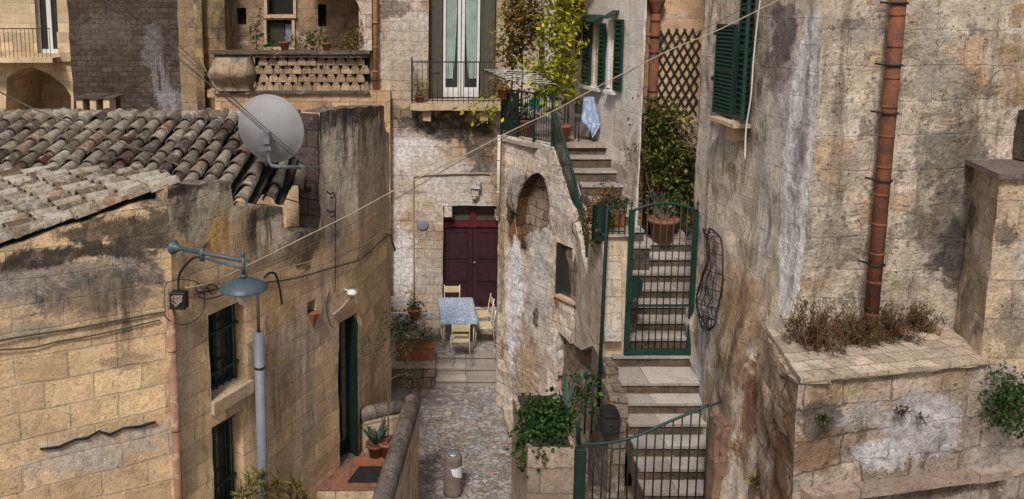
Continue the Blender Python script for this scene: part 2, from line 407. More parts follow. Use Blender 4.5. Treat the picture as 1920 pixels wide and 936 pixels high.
def tilem2():
    s = MN('lichened_roof_tile', .95); a = s.attr()
    base = s.ramp(a[0], [(0, (.10, .065, .045)), (.25, (.15, .12, .085)), (.55, (.24, .20, .15)), (.8, (.36, .32, .26)), (1, (.24, .15, .08))])
    n1 = s.noise(s.obj, 9, 8, .75); n2 = s.noise(s.obj, 24, 6, .7)
    col = s.mix(1, base, s.ramp(n1, [(.3, .4), (.5, 1), (.7, 1.4)]), 'MULTIPLY')
    lich = s.mr(s.noise(s.obj, 4, 9, .8), .50, .57); col = s.mix(s.ma('MULTIPLY', lich, .65), col, (.44, .41, .37))
    col = s.mix(s.mr(n2, .57, .62), col, (.09, .07, .055))
    och = s.mr(s.noise(s.obj, 11, 7, .8), .60, .66); col = s.mix(s.ma('MULTIPLY', och, .8), col, (.44, .27, .07))
    s.col(col); s.bump(s.ma('ADD', n1, n2), .8, .02); return s.m
M = {}
M['tile'] = tilem(); M['tile2'] = tilem2()
M['green'] = paint('green_paint', (.004, .036, .025), .5, wear=(.06, .035, .02), wthr=.6, var=.4)
M['dkgreen'] = paint('dark_green_paint', (.004, .02, .015), .62, wear=(.05, .03, .02), wthr=.66)
M['shutter'] = paint('shutter_green', (.004, .034, .023), .5, wear=(.03, .05, .045), wthr=.6)
M['iron'] = paint('dark_iron', (.03, .028, .027), .6, .3, wear=(.10, .05, .03), wthr=.62)
M['black'] = paint('black_rubber', (.012, .012, .013), .6)
M['terra'] = paint('terracotta', (.25, .095, .05), .85, wear=(.45, .30, .2), wthr=.62, var=.35, bump=.3)
M['terra_dk'] = paint('old_terracotta', (.15, .06, .035), .85, wear=(.12, .07, .05), wthr=.55, var=.4, bump=.3)
M['pipe'] = paint('terracotta_pipe', (.185, .07, .034), .85, wear=(.09, .045, .035), wthr=.5, var=.5, sc=4, bump=.3)
M['pipe2'] = paint('ochre_pipe', (.40, .20, .09), .8, wear=(.25, .15, .1), wthr=.58, var=.35, bump=.3)
M['greypipe'] = paint('grey_pipe', (.19, .205, .25), .55, wear=(.3, .26, .22), wthr=.66, var=.2, sc=4)
M['lamp'] = paint('lamp_blue_grey', (.055, .085, .105), .45, wear=(.16, .13, .11), wthr=.66)
M['dish'] = paint('dish_grey', (.29, .29, .30), .6, wear=(.22, .2, .18), wthr=.72, var=.12, sc=2.5)
M['galv'] = paint('galvanised_steel', (.30, .33, .37), .4, .7)
M['white'] = paint('white_paint', (.66, .66, .66), .5, wear=(.5, .44, .36), wthr=.68, var=.1)
M['cream'] = paint('cream_plastic', (.62, .56, .46), .5)
M['cable'] = paint('pale_cable', (.34, .27, .20), .8)
M['cabledk'] = paint('dark_cable', (.06, .05, .045), .8)
M['wood'] = paint('maroon_wood', (.038, .012, .018), .5, wear=(.075, .035, .04), wthr=.62, var=.3)
M['woodred'] = paint('red_wood', (.10, .012, .022), .5, wear=(.10, .03, .03), wthr=.62, var=.3)
M['darkwood'] = paint('dark_brown_wood', (.035, .028, .02), .65)
M['olivewood'] = paint('olive_grey_wood', (.075, .07, .05), .65)
M['chairwood'] = paint('yellow_laminate', (.56, .47, .28), .5, var=.15)
M['paper'] = paint('white_paper', (.68, .7, .76), .9, var=.1)
M['soil_dark_fill'] = paint('soil_dark_fill', (.04, .028, .02), .95)  # planter soil, also the near-black fill painting shade in gaps
M['darkroom'] = paint('dark_interior', (.012, .011, .01), .9)
M['curtain'] = paint('pale_green_curtain', (.27, .36, .32), .9, var=.3, sc=3)
M['bark'] = paint('bark', (.12, .085, .06), .95, var=.4, bump=.6)
M['straw'] = paint('dry_stem', (.15, .075, .04), .95, var=.4)
M['mat'] = paint('doormat', (.022, .022, .02), .95, var=.5, sc=30, bump=1)
M['rust'] = paint('rusty_sign', (.40, .19, .07), .85, wear=(.5, .38, .25), wthr=.6, var=.35, sc=5)
M['grille'] = paint('grille_green', (.015, .055, .045), .5, wear=(.05, .04, .03), wthr=.64)
M['bolrd'] = paint('bollard_grey', (.17, .135, .11), .75, wear=(.25, .22, .19), wthr=.64, var=.25, sc=4, bump=.3)
def glassm():
    s = MN('window_glass', .08); s.b.inputs['Specular IOR Level'].default_value = .7
    s.col(s.mix(s.noise(s.obj, 1.3, 3, .5), (.012, .015, .016), (.05, .055, .055))); return s.m
M['glass'] = glassm()
def globem():
    s = MN('frosted_globe', .35); s.col((.55, .47, .40)); s.b.inputs['Transmission Weight'].default_value = .25; return s.m
M['globe'] = globem()
def clothm(name, a, b, sc=14):
    s = MN(name, .9); v = s.n('TexVoronoi'); s.put(v.inputs['Vector'], s.uv); v.inputs['Scale'].default_value = sc
    col = s.mix(s.mr(v.outputs[0], .28, .4), a, b)
    s.col(s.mix(.6, col, s.ramp(s.noise(s.obj, 6, 5, .6), [(.3, .75), (.7, 1.15)]), 'MULTIPLY')); return s.m
M['tablecloth'] = clothm('patterned_cloth', (.72, .76, .82), (.26, .34, .48), 26)
M['bluecloth'] = paint('blue_cloth', (.24, .34, .55), .9, wear=(.55, .62, .72), wthr=.5, var=.35, sc=6)
M['lf_yel'] = leafm('vine_leaves', [(.05, .06, .01), (.20, .22, .02), (.42, .42, .03), (.58, .52, .05)])
M['lf_aut'] = leafm('autumn_leaves', [(.05, .045, .015), (.12, .10, .025), (.22, .13, .03), (.20, .21, .04), (.34, .25, .05)])
M['lf_shr'] = leafm('shrub_leaves', [(.015, .03, .01), (.035, .06, .015), (.08, .11, .02), (.22, .22, .04), (.42, .36, .06)])
M['lf_ivy'] = leafm('ivy_leaves', [(.006, .02, .005), (.015, .045, .008), (.035, .09, .014), (.08, .16, .03)])
M['lf_dk'] = leafm('dark_leaves', [(.008, .018, .008), (.02, .045, .018), (.04, .075, .03)])
M['lf_olive'] = leafm('olive_leaves', [(.03, .04, .015), (.06, .075, .03), (.12, .13, .06)])
M['lf_dry'] = leafm('dry_leaves', [(.05, .025, .014), (.05, .045, .018), (.08, .075, .025), (.17, .08, .035)], .15)
M['lf_red'] = leafm('flowering_leaves', [(.03, .035, .015), (.09, .10, .03), (.20, .09, .06), (.30, .26, .08)])
M['lf_pink'] = leafm('pink_petals', [(.5, .03, .2), (.6, .1, .25)])
M['lf_agave'] = leafm('agave_leaves', [(.03, .06, .045), (.07, .12, .09)], .1)
M['lf_spiky'] = leafm('yellow_green_leaves', [(.05, .05, .015), (.15, .13, .03), (.30, .25, .07)])
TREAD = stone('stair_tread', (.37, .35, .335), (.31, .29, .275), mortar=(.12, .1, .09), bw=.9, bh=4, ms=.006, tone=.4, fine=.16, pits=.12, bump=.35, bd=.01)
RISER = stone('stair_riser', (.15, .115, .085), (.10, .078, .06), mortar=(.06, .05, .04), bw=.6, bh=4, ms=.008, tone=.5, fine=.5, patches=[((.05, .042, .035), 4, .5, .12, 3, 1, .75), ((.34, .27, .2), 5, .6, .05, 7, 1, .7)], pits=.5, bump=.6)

def cobbles():
    s = MN('worn_cobbles', .8); obj = s.obj; n1 = s.noise(obj, .9, 6, .65); n2 = s.noise(obj, 6, 8, .75); n3 = s.noise(obj, 24, 6, .7)
    v = s.vm('ADD', s.vm('MULTIPLY', obj, (1, 1.35, 1)), s.scale(s.noise(obj, 4, 5, .7, col=True), .22))
    e = s.n('TexVoronoi'); e.feature = 'DISTANCE_TO_EDGE'; s.put(e.inputs['Vector'], v); e.inputs['Scale'].default_value = 7.5
    c = s.n('TexVoronoi'); s.put(c.inputs['Vector'], v); c.inputs['Scale'].default_value = 7.5
    x = s.n('SeparateXYZ'); s.put(x.inputs[0], c.outputs['Color'])
    col = s.ramp(x.outputs[0], [(0, (.25, .22, .20)), (.4, (.37, .335, .31)), (.75, (.47, .44, .42)), (1, (.36, .28, .21))])
    col = s.mix(1, col, s.ramp(n2, [(.28, .45), (.48, .95), (.7, 1.45)]), 'MULTIPLY'); col = s.mix(1, col, s.ramp(n1, [(.3, .7), (.5, 1), (.7, 1.2)]), 'MULTIPLY')
    col = s.mix(s.ma('MULTIPLY', s.mr(s.noise(obj, 1.3, 7, .7), .56, .66), .6), col, (.40, .25, .13))
    col = s.mix(s.ma('MULTIPLY', s.mr(s.noise(s.vm('ADD', obj, (5, 5, 0)), 1.6, 8, .75), .5, .6), .5), col, (.46, .45, .50))
    j = s.ma('MULTIPLY', s.mr(e.outputs[0], .075, .0), s.mr(n2, .35, .6, .35, 1)); col = s.mix(s.ma('MULTIPLY', j, .35), col, (.075, .06, .055))
    col = s.mix(s.ma('MULTIPLY', s.mr(n3, .58, .68), .6), col, (.08, .065, .06)); s.col(col)
    s.bump(s.ma('ADD', s.ma('SUBTRACT', n2, s.ma('MULTIPLY', j, .8)), s.ma('MULTIPLY', n3, .5)), 1, .04); return s.m

M['palepane'] = paint('curtained_pane', (.20, .165, .12), .3, var=.3)

M['tile_dk'] = paint('channel_tile_dark', (.028, .022, .018), .95, var=.5)  # channel tiles near black, painting the shade between the cover tiles
M['fadedpipe'] = paint('faded_clay', (.27, .145, .10), .9, wear=(.42, .30, .2), wthr=.52, var=.4, sc=3)
# ------------------------------------------------------------------ frames of the main walls
PK, PE, PC = (-2.68, 8.83), (-.727, 12.12), (-.265, 13.8)
L1 = Fr((-6.244, 7.014), PK); L2 = Fr(PK, PE); L3 = Fr(PE, PC)
FA = Fr((-.95, 19.8), (3.3, 19.8)); LG = Fr((-5.2, 19.55), (-.9, 19.55)); LGB = Fr((-6, 21.3), (0, 21.3))
TW = Fr((-9.6, 23), (-5.35, 23)); FL = Fr((-20, 25), (-10.35, 25))
A1 = Fr((1.9, 15.797), (3.07, 13.9)); A2 = Fr((3.07, 13.9), (3.03, 11.9)); A3 = Fr((2.9, 14.7), (3.5, 12.1))
WH = Fr((3.4, 17.2), (4.03, 13.6)); TR = Fr((4.2, 14.4), (5.9, 14.4))
RR = Fr((4.45, 8.6), (4.43, 14.5)); FR_ = Fr((4.45, 8.6), (9.8, 8.6))
def L(fr, pts): return [fr.px(*p) for p in pts]
W1, W2, DK, GR = (.56, .46, .34), (.74, .72, .74), (.045, .038, .03), (.16, .13, .10)
# ------------------------------------------------------------------ ground
GM = cobbles()
GM0 = stone('outer_ground', (.26, .22, .18), (.20, .17, .14), bw=.6, bh=.4, bump=.5)
mb = MB(); mb.add([Vector((-250, -250, -.02)), Vector((250, -250, -.02)), Vector((250, 250, -.02)), Vector((-250, 250, -.02))], [(0, 1, 2, 3)])
mb.build('ground', GM0, loc=(0, 0, -.02), tag=(None, None, None, 'structure'))
def sheet(name, x0, x1, y0, y1, z, mat, step=.12, rough=.015):
    mb = MB(); nx = int((x1 - x0) / step); ny = int((y1 - y0) / step)
    vs = [Vector((x0 + (x1 - x0) * i / nx, y0 + (y1 - y0) * j / ny, z + rough * (noise.noise(Vector((i * step * 1.2, j * step * 1.2, z))) + .7 * noise.noise(Vector((i * step * 4, j * step * 4, z)))))) for j in range(ny + 1) for i in range(nx + 1)]
    mb.add(vs, [(j * (nx + 1) + i, j * (nx + 1) + i + 1, (j + 1) * (nx + 1) + i + 1, (j + 1) * (nx + 1) + i) for j in range(ny) for i in range(nx)], smooth=True)
    return mb.build(name, mat, loc=((x0 + x1) / 2, (y0 + y1) / 2, z), tag=(None, None, None, 'structure'))
sheet('alley_paving', -2.5, 4.0, 6.5, 17.2, .012, GM)
sheet('upper_paving', -2.0, 3.2, 17.07, 19.9, .515, GM)

# ------------------------------------------------------------------ left house
Hh = thing('stone_house', 'low warm sandstone house with lichened barrel tile roof at the left of the alley', 'house', (-3, 11, 0))
warm = dict(c1=(.74, .565, .36), c2=(.58, .43, .27), mortar=(.54, .45, .32), bw=.52, bh=.30, ms=.014, warp=.035, tone=.35, fine=.28, bump=.55, mf=.55, topl=.95)
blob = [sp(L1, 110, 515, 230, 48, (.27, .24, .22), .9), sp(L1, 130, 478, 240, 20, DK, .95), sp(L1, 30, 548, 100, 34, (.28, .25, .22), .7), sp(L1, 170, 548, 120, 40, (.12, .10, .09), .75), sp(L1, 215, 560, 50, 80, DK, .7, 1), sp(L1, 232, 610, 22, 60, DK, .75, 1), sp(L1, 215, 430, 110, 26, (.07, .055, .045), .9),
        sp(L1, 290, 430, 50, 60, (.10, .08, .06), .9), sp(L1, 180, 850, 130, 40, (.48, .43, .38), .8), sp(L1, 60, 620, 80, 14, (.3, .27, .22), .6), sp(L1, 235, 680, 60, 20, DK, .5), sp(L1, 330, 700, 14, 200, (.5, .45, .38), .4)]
mL1 = stone('left_house_sandstone', patches=[((.40, .34, .27), 1.0, .54, .14, 1, .6, .5), ((.60, .34, .12), 1.2, .58, .1, 4, 1, .6), ((.36, .25, .15), 3, .58, .1, 14, 1, .5)], spots=blob, pits=.6, **warm)
PTOP, PB = -.3, None
def topz(u, v): return v
ZL = lambda p: HC - (2.49 - .191 * (p.x + 4.3) - .184 * (p.y - 8.05))
out1 = [(0, -.3), (L1.L, -.3)] + [(L1.L, L1.px(328, 345)[1])] + [(L1.L - .12, L1.px(328, 345)[1] - .02)] + [(L1.L - .12 - k * .3, ZL(L1.P(L1.L - .12 - k * .3, 0)) + .015 - (.06 if k == 0 else 0)) for k in range(13)] + [(0, ZL(L1.P(0, 0)))]
oL1 = wall(L1, out1, corners=[(L1.L, L2.n)], mat=mL1, parent=Hh, step=.13, rough=.02, back=.3, seed=1)
w1 = (L2.px(390, 592)[0], L2.px(460, 560)[0], L2.px(390, 757)[1], L2.px(390, 592)[1])
w2 = (L2.px(397, 803)[0], L2.px(456, 803)[0], L2.px(397, 803)[1] - 1.35, L2.px(397, 803)[1])
dz = 1.12; dr = (L2.px(634, 606)[0], L2.px(669, 606)[0], dz, L2.px(634, 606)[1])
nc = (L2.px(575, 590)[0], L2.px(592, 590)[0], L2.px(575, 592)[1], L2.px(575, 568)[1])
rect = lambda a: [(a[0], a[2]), (a[1], a[2]), (a[1], a[3]), (a[0], a[3])]
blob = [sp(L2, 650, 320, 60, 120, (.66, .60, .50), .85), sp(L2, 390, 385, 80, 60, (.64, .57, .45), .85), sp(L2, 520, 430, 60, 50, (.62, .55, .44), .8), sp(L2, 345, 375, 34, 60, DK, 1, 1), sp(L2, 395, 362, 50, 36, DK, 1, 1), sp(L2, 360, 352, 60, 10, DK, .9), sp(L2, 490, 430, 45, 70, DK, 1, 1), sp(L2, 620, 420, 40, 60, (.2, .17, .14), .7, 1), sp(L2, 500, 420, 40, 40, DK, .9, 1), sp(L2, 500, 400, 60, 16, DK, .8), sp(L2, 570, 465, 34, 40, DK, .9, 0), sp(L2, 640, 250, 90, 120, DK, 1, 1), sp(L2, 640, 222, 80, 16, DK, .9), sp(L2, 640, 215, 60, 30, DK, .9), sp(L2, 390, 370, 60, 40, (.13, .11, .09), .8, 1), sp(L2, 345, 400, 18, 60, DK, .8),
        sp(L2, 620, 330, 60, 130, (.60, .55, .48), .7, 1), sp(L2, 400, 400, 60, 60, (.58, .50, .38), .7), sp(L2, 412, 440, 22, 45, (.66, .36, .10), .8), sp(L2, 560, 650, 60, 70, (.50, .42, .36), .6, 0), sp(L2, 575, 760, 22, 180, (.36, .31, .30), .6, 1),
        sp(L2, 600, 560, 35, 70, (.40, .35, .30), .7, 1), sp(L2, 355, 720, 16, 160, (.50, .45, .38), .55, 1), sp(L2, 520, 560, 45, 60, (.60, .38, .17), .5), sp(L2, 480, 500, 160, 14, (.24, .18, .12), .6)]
mL2 = stone('window_wall_sandstone', patches=[((.44, .38, .30), 1.1, .55, .12, 2, .6, .5), ((.62, .38, .16), 1.3, .57, .1, 8, 1, .55), ((.34, .24, .15), 3, .58, .1, 14, 1, .5)], spots=blob, pits=.6, streak=(.55, (.10, .08, .06)), **warm)
top2 = [(328, 345), (432, 340), (438, 386), (470, 392), (478, 383), (528, 388), (532, 424), (548, 436), (600, 430), (600, 212), (638, 203), (661, 204), (676, 199)]
T2 = L(L2, top2); T2[0] = (0, T2[0][1]); T2[-1] = (L2.L, T2[-1][1])
out2 = [(0, -.3), (L2.L, -.3)] + T2[::-1]
oL2 = wall(L2, out2, holes=[(rect(w1), .26, False), (rect(w2), .26, False), (rect(dr), .22, False), (rect(nc), .12, True)], corners=[(0, L1.n), (L2.L, L3.n)], mat=mL2, parent=Hh, step=.12, rough=.022, back=.33, seed=1)
blob = [sp(L3, 700, 300, 60, 90, (.56, .50, .42), .7), sp(L3, 700, 240, 50, 70, DK, .8, 1), sp(L3, 700, 205, 40, 20, DK, .9), sp(L3, 725, 300, 10, 110, (.3, .27, .23), .7, 1), sp(L3, 700, 380, 40, 90, (.45, .38, .28), .6, 1)]
mL3 = stone('corner_wall_sandstone', patches=[((.40, .33, .25), 1.1, .55, .12, 2, .6, .5)], spots=blob, streak=(.4, (.12, .10, .08)), pits=.6, **dict(warm, bw=.5, bh=.3))
out3 = [(0, -.3), (L3.L, -.3), (L3.L, L3.px(733, 250)[1])] + L(L3, [(722, 243), (720, 199)]) + [(0, T2[-1][1])]
L4 = Fr(PC, (-2.2, 16.2)); L4.n = Vector((L4.t.y, -L4.t.x, 0)) if Vector((L4.t.y, -L4.t.x, 0)).x > 0 else -Vector((L4.t.y, -L4.t.x, 0))
wall(L3, out3, corners=[(0, L2.n)], mat=mL3, parent=Hh, step=.14, rough=.022, back=.33, seed=1)
b = MB(L4); b.box(.02, L4.L, -.33, -.02, -.3, out3[2][1] - .1); b.build('wall', mL3, Hh)
# tiled roof: an upper plane and a lower plane laid like real barrel tiles
def inside_house(p, m=.0):
    return L1.n.dot(Vector((p.x, p.y, 0)) - L1.p) < m and L2.n.dot(Vector((p.x, p.y, 0)) - L2.p) < m
ZU = lambda p: HC - (1.6 + .42 * (12.0 - p.y))
ZL = lambda p: HC - (2.49 - .191 * (p.x + 4.3) - .184 * (p.y - 8.05))
def barrel(mb, p, d, side, up, Lg, r0, r1, hump, rnd, seg=7, inv=False):
    vs = []
    for (q, r) in ((p, r0), (p + d * Lg, r1)):
        for lay in (0, 1):
            for k in range(seg + 1):
                an = math.pi * k / seg; rr = r - .016 * lay
                vs.append(q + side * math.cos(an) * rr + up * (math.sin(an) * rr * hump) * (-1 if inv else 1) - (up * .002 * lay))
    m = seg + 1
    fs = [(k, k + 1, 2 * m + k + 1, 2 * m + k) for k in range(seg)] + [(m + k + 1, m + k, 3 * m + k, 3 * m + k + 1) for k in range(seg)]
    ends = [(k, m + k, m + k + 1, k + 1) for k in range(seg)]
    bv, _ = mb.add(vs, fs, rnd, smooth=True)
    r, r2 = rnd, random.random()
    for f in ends:
        g = mb.bm.faces.new([bv[i] for i in f])
        for l in g.loops: l[mb.cl] = (r, r2, 0, 1)
def ZX(p):
    s_ = -L2.n.dot(Vector((p.x, p.y, 0)) - L2.p)
    return ZU(p) - (.62 + .3 * max(0, min(1, (p.x + 1.95) / .35))) * max(0, min(1, (1.15 - s_) / 1.15)) ** 1.2 * max(0, min(1, (p.x + 2.35) / .5)) * max(0, min(1, (12.0 - p.y) / .7))
rng = random.Random(11); roof = MB()
dU = Vector((.17, .985, .42 * .985)).normalized(); sU = Vector((1, 0, 0)); sU = (sU - dU * sU.dot(dU)).normalized(); uU = sU.cross(dU).normalized()
if uU.z < 0: uU = -uU
crease = lambda p: (p.x + 5.4) * (8.95 - 10.44) - (p.y - 10.44) * (-2.6 + 5.4)    # <0 beyond the crease (upper plane)
random.seed(4)
chn = MB(); chl = MB()
for i in range(-36, 4):
    base = Vector((-1.42 + i * .222 + rng.uniform(-.014, .014), 12.0, HC - 1.6))
    for k in range(1, 22):
        p = base - dU * (k * .285 + rng.uniform(-.035, .035)); p.z = ZX(p); dV = p + dU * .4; dV.z = ZX(dV); dV = (dV - p).normalized()
        if not inside_house(p, -.24 if p.x > -2.5 else -.02) or crease(p) > .15 or p.x < -8: continue
        j = Vector((rng.uniform(-.014, .014), 0, rng.uniform(-.008, .01)))
        barrel(roof, p + j + uU * .06, (dV - uU * .09 + Vector((rng.uniform(-.05, .05), 0, rng.uniform(-.02, .03)))).normalized(), sU, uU, .36, .100 + rng.uniform(-.009, .009), .070, 1.05, rng.random())
        q = p + sU * .111 - uU * .035
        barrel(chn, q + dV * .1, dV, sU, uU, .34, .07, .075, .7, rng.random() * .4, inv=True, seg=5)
# sheet under the tiles so nothing shows through
und = MB(); xs = [-9.5, -7, -5.4, -4.5, -3.6, -2.9, -2.4, -1.9, -1.3]
def yfront(x):
    y = 0
    while y < 13 and not inside_house(Vector((x, y, 0)), -.36): y += .05
    return y
vs = []; xs = [-9.5 + .2 * i for i in range(42)]; m = 12
for x in xs:
    y = yfront(x)
    for k in range(m + 1): q = Vector((x, y + (12.05 - y) * k / m, 0)); q.z = ZX(q) - .07; vs.append(q)
und.add(vs, [(i * (m + 1) + k, (i + 1) * (m + 1) + k, (i + 1) * (m + 1) + k + 1, i * (m + 1) + k + 1) for i in range(len(xs) - 1) for k in range(m)])
und.build('roof_deck', M['soil_dark_fill'], Hh)
# back slope beyond the ridge
bk = MB(); bk.add([Vector((-9.5, 12.05, HC - 1.63)), Vector((-1.2, 12.05, HC - 1.63)), Vector((-1.2, 14.8, HC - 2.9)), Vector((-9.5, 14.8, HC - 2.9))], [(0, 1, 2, 3)]); bk.build('back_slope', M['tile'], Hh)
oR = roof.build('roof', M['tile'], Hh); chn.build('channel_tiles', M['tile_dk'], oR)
rid = MB(); x = -1.25; rng2 = random.Random(3)
while x > -9:
    Lg = .42 + rng2.uniform(-.05, .06)
    barrel(rid, Vector((x, 12.0 + rng2.uniform(-.02, .02), HC - 1.60 + rng2.uniform(-.015, .02))), Vector((-1, 0, rng2.uniform(-.05, .04))).normalized(), Vector((0, 1, 0)), Vector((0, 0, 1)), Lg, .13, .11, .8, rng2.random())
    x -= Lg * .86
rid.build('ridge_tile_row', M['tile2'], oR)
# lower, paler roof plane beside the front wall
dL = Vector((.72, .69, .191 * .72 + .184 * .69)).normalized(); sL = Vector((.69, -.72, 0)); sL = (sL - dL * sL.dot(dL)).normalized(); uL = sL.cross(dL)
if uL.z < 0: uL = -uL; 
low = MB(); o0 = Vector((-5.4, 10.44, 0)); cdir = (Vector((-2.6, 8.95, 0)) - o0)
for a in range(-29, 29):
    for k in range(-29, 25):
        p = Vector((-4.0, 9.2, 0)) + Vector((sL.x, sL.y, 0)) * (a * .215 + rng.uniform(-.012, .012)) + Vector((dL.x, dL.y, 0)) * (k * .27 + rng.uniform(-.03, .03)); p.z = ZL(p) + .03 + .02 * noise.noise(p * 1.5)
        if not inside_house(p, -.03) or crease(p) < .02 or p.x < -9 or p.y < 4 or p.x > -2.62: continue
        barrel(low, p + uL * .045, (dL - uL * .08 + Vector((rng.uniform(-.06, .06), rng.uniform(-.06, .06), rng.uniform(-.03, .03)))).normalized(), sL, uL, .36, .102 + rng.uniform(-.01, .01), .068, 1.1, rng.random())
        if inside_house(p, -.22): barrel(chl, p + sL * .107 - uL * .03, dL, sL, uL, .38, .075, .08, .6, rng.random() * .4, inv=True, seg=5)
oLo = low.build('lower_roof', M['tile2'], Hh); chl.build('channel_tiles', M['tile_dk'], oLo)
lu = MB(); pp = [(-2.66, 8.98), (-5.4, 10.44), (-9.5, 12.62), (-9.5, 5.5), (-6.3, 7.18), (-4.0, 8.33)]
lu.add([Vector((x, y, ZL(Vector((x, y, 0))) - .03)) for x, y in pp] + [Vector((x, y, ZL(Vector((x, y, 0))) - .9)) for x, y in pp[:3]], [(0, 1, 2, 3, 4, 5), (0, 1, 7, 6), (1, 2, 8, 7)]); lu.build('roof_deck', M['soil_dark_fill'], Hh)
for a_, b_, zz in (((325, 347), (262, 404), 0),):
    pass
vg = MB()
for k in range(9):       # verge mortar and tiles along the front wall
    f = k / 9; p = L1.P(L1.L - .1 - f * 2.6, 0, -.12); p.z = ZL(p) + .07
    q = L1.P(L1.L - .1 - (f + .125) * 2.6, 0, -.12); q.z = ZL(q) + .06
    barrel(vg, q, (p - q).normalized(), L1.n, Vector((0, 0, 1)), (p - q).length + .05, .12, .10, .8, rng.random())
vg.build('verge_tile_row', M['tile2'], Hh)
mS = stone('sill_stone', (.50, .40, .28), (.44, .35, .25), bw=3, bh=3, ms=.001, spots=(), tone=.3, fine=.35, bump=.4)
def grill_window(wr, fr, dep, parent, nb=6, rails=(.2, .8), z1=None):
    u0, u1, v0, v1 = wr
    wn = MB(fr); wn.box(u0, u1, -dep - .05, -dep - .02, v0, v1); o = wn.build('window', M['glass'], parent)
    f = MB(fr); t = .035
    for a in ((u0, u0 + t, v0, v1), (u1 - t, u1, v0, v1), (u0 + t, u1 - t, v1 - t, v1), (u0 + t, u1 - t, v0, v0 + t), ((u0 + u1) / 2 - .02, (u0 + u1) / 2 + .02, v0 + t, v1 - t)): f.box(a[0], a[1], -dep - .02, -dep + .02, a[2], a[3])
    f.build('frame', M['grille'], o)
    g = MB(fr)
    for k in range(nb):
        u = u0 + .04 + (u1 - u0 - .08) * k / (nb - 1); g.tube([fr.P(u, v0 + .01, -dep + .09), fr.P(u, v1 - .01, -dep + .09)], .011, 5)
    for r in rails: v = v0 + (v1 - v0) * r; g.box(u0 + .004, u1 - .004, -dep + .098, -dep + .125, v - .018, v + .018)
    g.build('bars', M['green'], o); return o
wA = grill_window(w1, L2, .26, Hh, 6, (.22, .70)); grill_window(w2, L2, .26, Hh, 5, (.3, .92))
s_ = MB(L2); s_.rbox(w1[0] - .02, w1[1] + .03, -.2, .07, w1[2] - .16, w1[2] + .005, step=.08, rough=.008); s_.build('sill', mS, wA)
# glazed green door in the left house
d0, d1, e0, e1 = dr; dd = MB(L2); t = .045
for a in ((d0, d0 + t, e0, e1), (d1 - t, d1, e0, e1), (d0 + t, d1 - t, e1 - t, e1), (d0 + t, d1 - t, e0, e0 + .22), ((d0 + d1) / 2 - .03, (d0 + d1) / 2 + .03, e0 + .22, e1 - t)): dd.box(a[0], a[1], -.22, -.15, a[2], a[3])
od = dd.build('door', M['dkgreen'], Hh)
pn = MB(L2); pn.box(d0 + .03, d1 - .03, -.20, -.19, e0 + .1, e1 - .03); pn.build('pane', M['palepane'], od)
mu = MB(L2)
for k in range(1, 7): v = e0 + .22 + (e1 - e0 - .26) * k / 7; mu.box(d0 + t, (d0 + d1) / 2 - .03, -.205, -.16, v - .014, v + .014)
mu.build('glazing_bars', M['dkgreen'], od)
lf = MB(L2)   # second leaf, standing ajar
pA, pB = L2.P(d1 - .05, 0, -.15), L2.P(d1 - .12, 0, .07); LF = Fr(pA, pB)
lf.box(0, LF.L, -.02, .02, e0 + .02, e1 - .05, fr=LF); lf.build('open_leaf', M['dkgreen'], od)
hd = MB(L2); hd.box((d0 + d1) / 2 - .012, (d0 + d1) / 2 + .012, -.15, -.12, e0 + .9, e0 + 1.1); hd.build('handle', M['galv'], od)
# terracotta pocket and iron drip edge with its dark crack on the wall
b = MB(L2); ue_ = L2.px(600, 300)[0]; b.rbox(ue_ - .05, ue_ - .005, -.36, -.01, L2.px(600, 455)[1], L2.px(600, 214)[1], step=.08, rough=.012); b.build('parapet_end', stone('dark_parapet_end', (.085, .07, .062), (.12, .10, .085), bw=.3, bh=.25, ms=.01, mortar=(.04, .035, .03), patches=[((.26, .23, .2), 4, .58, .08, 3, 1, .7)], fine=.6, bump=.9), Hh)  # separate slab, darker than the wall, over the parapet's end face
tp = MB(L2); cu = (nc[0] + nc[1]) / 2 + .02; cz = nc[2]
pr = []; wv = .11
tp.add([L2.P(cu - wv, cz + .02, .01), L2.P(cu + wv, cz + .02, .01), L2.P(cu + wv * .8, cz + .02, .1), L2.P(cu, cz + .02, .14), L2.P(cu - wv * .8, cz + .02, .1), L2.P(cu, cz - .24, .015)], [(0, 4, 5), (4, 3, 5), (3, 2, 5), (2, 1, 5), (0, 1, 2, 3, 4)])
tp.build('wall_pocket', M['terra'], tag=('small cone shaped terracotta pocket fixed under a niche in the left house wall', 'wall planter'))
ie = MB(L1); a = [L1.px(*q) for q in [(75, 840), (110, 835), (140, 822), (163, 818), (185, 806), (205, 812), (232, 800), (262, 797), (291, 789)]]
lo_ = [(u, v - .012 - .012 * (i % 2)) for i, (u, v) in enumerate(a)]
ie.fprism(a + lo_[::-1], -.02, .035); ie.build('rain_edge', M['black'], tag=('ragged black strip for the dark crack and iron drip edge of the left house wall', 'metal strip'))  # black strip stands for the dark gap of a crack and its iron edge
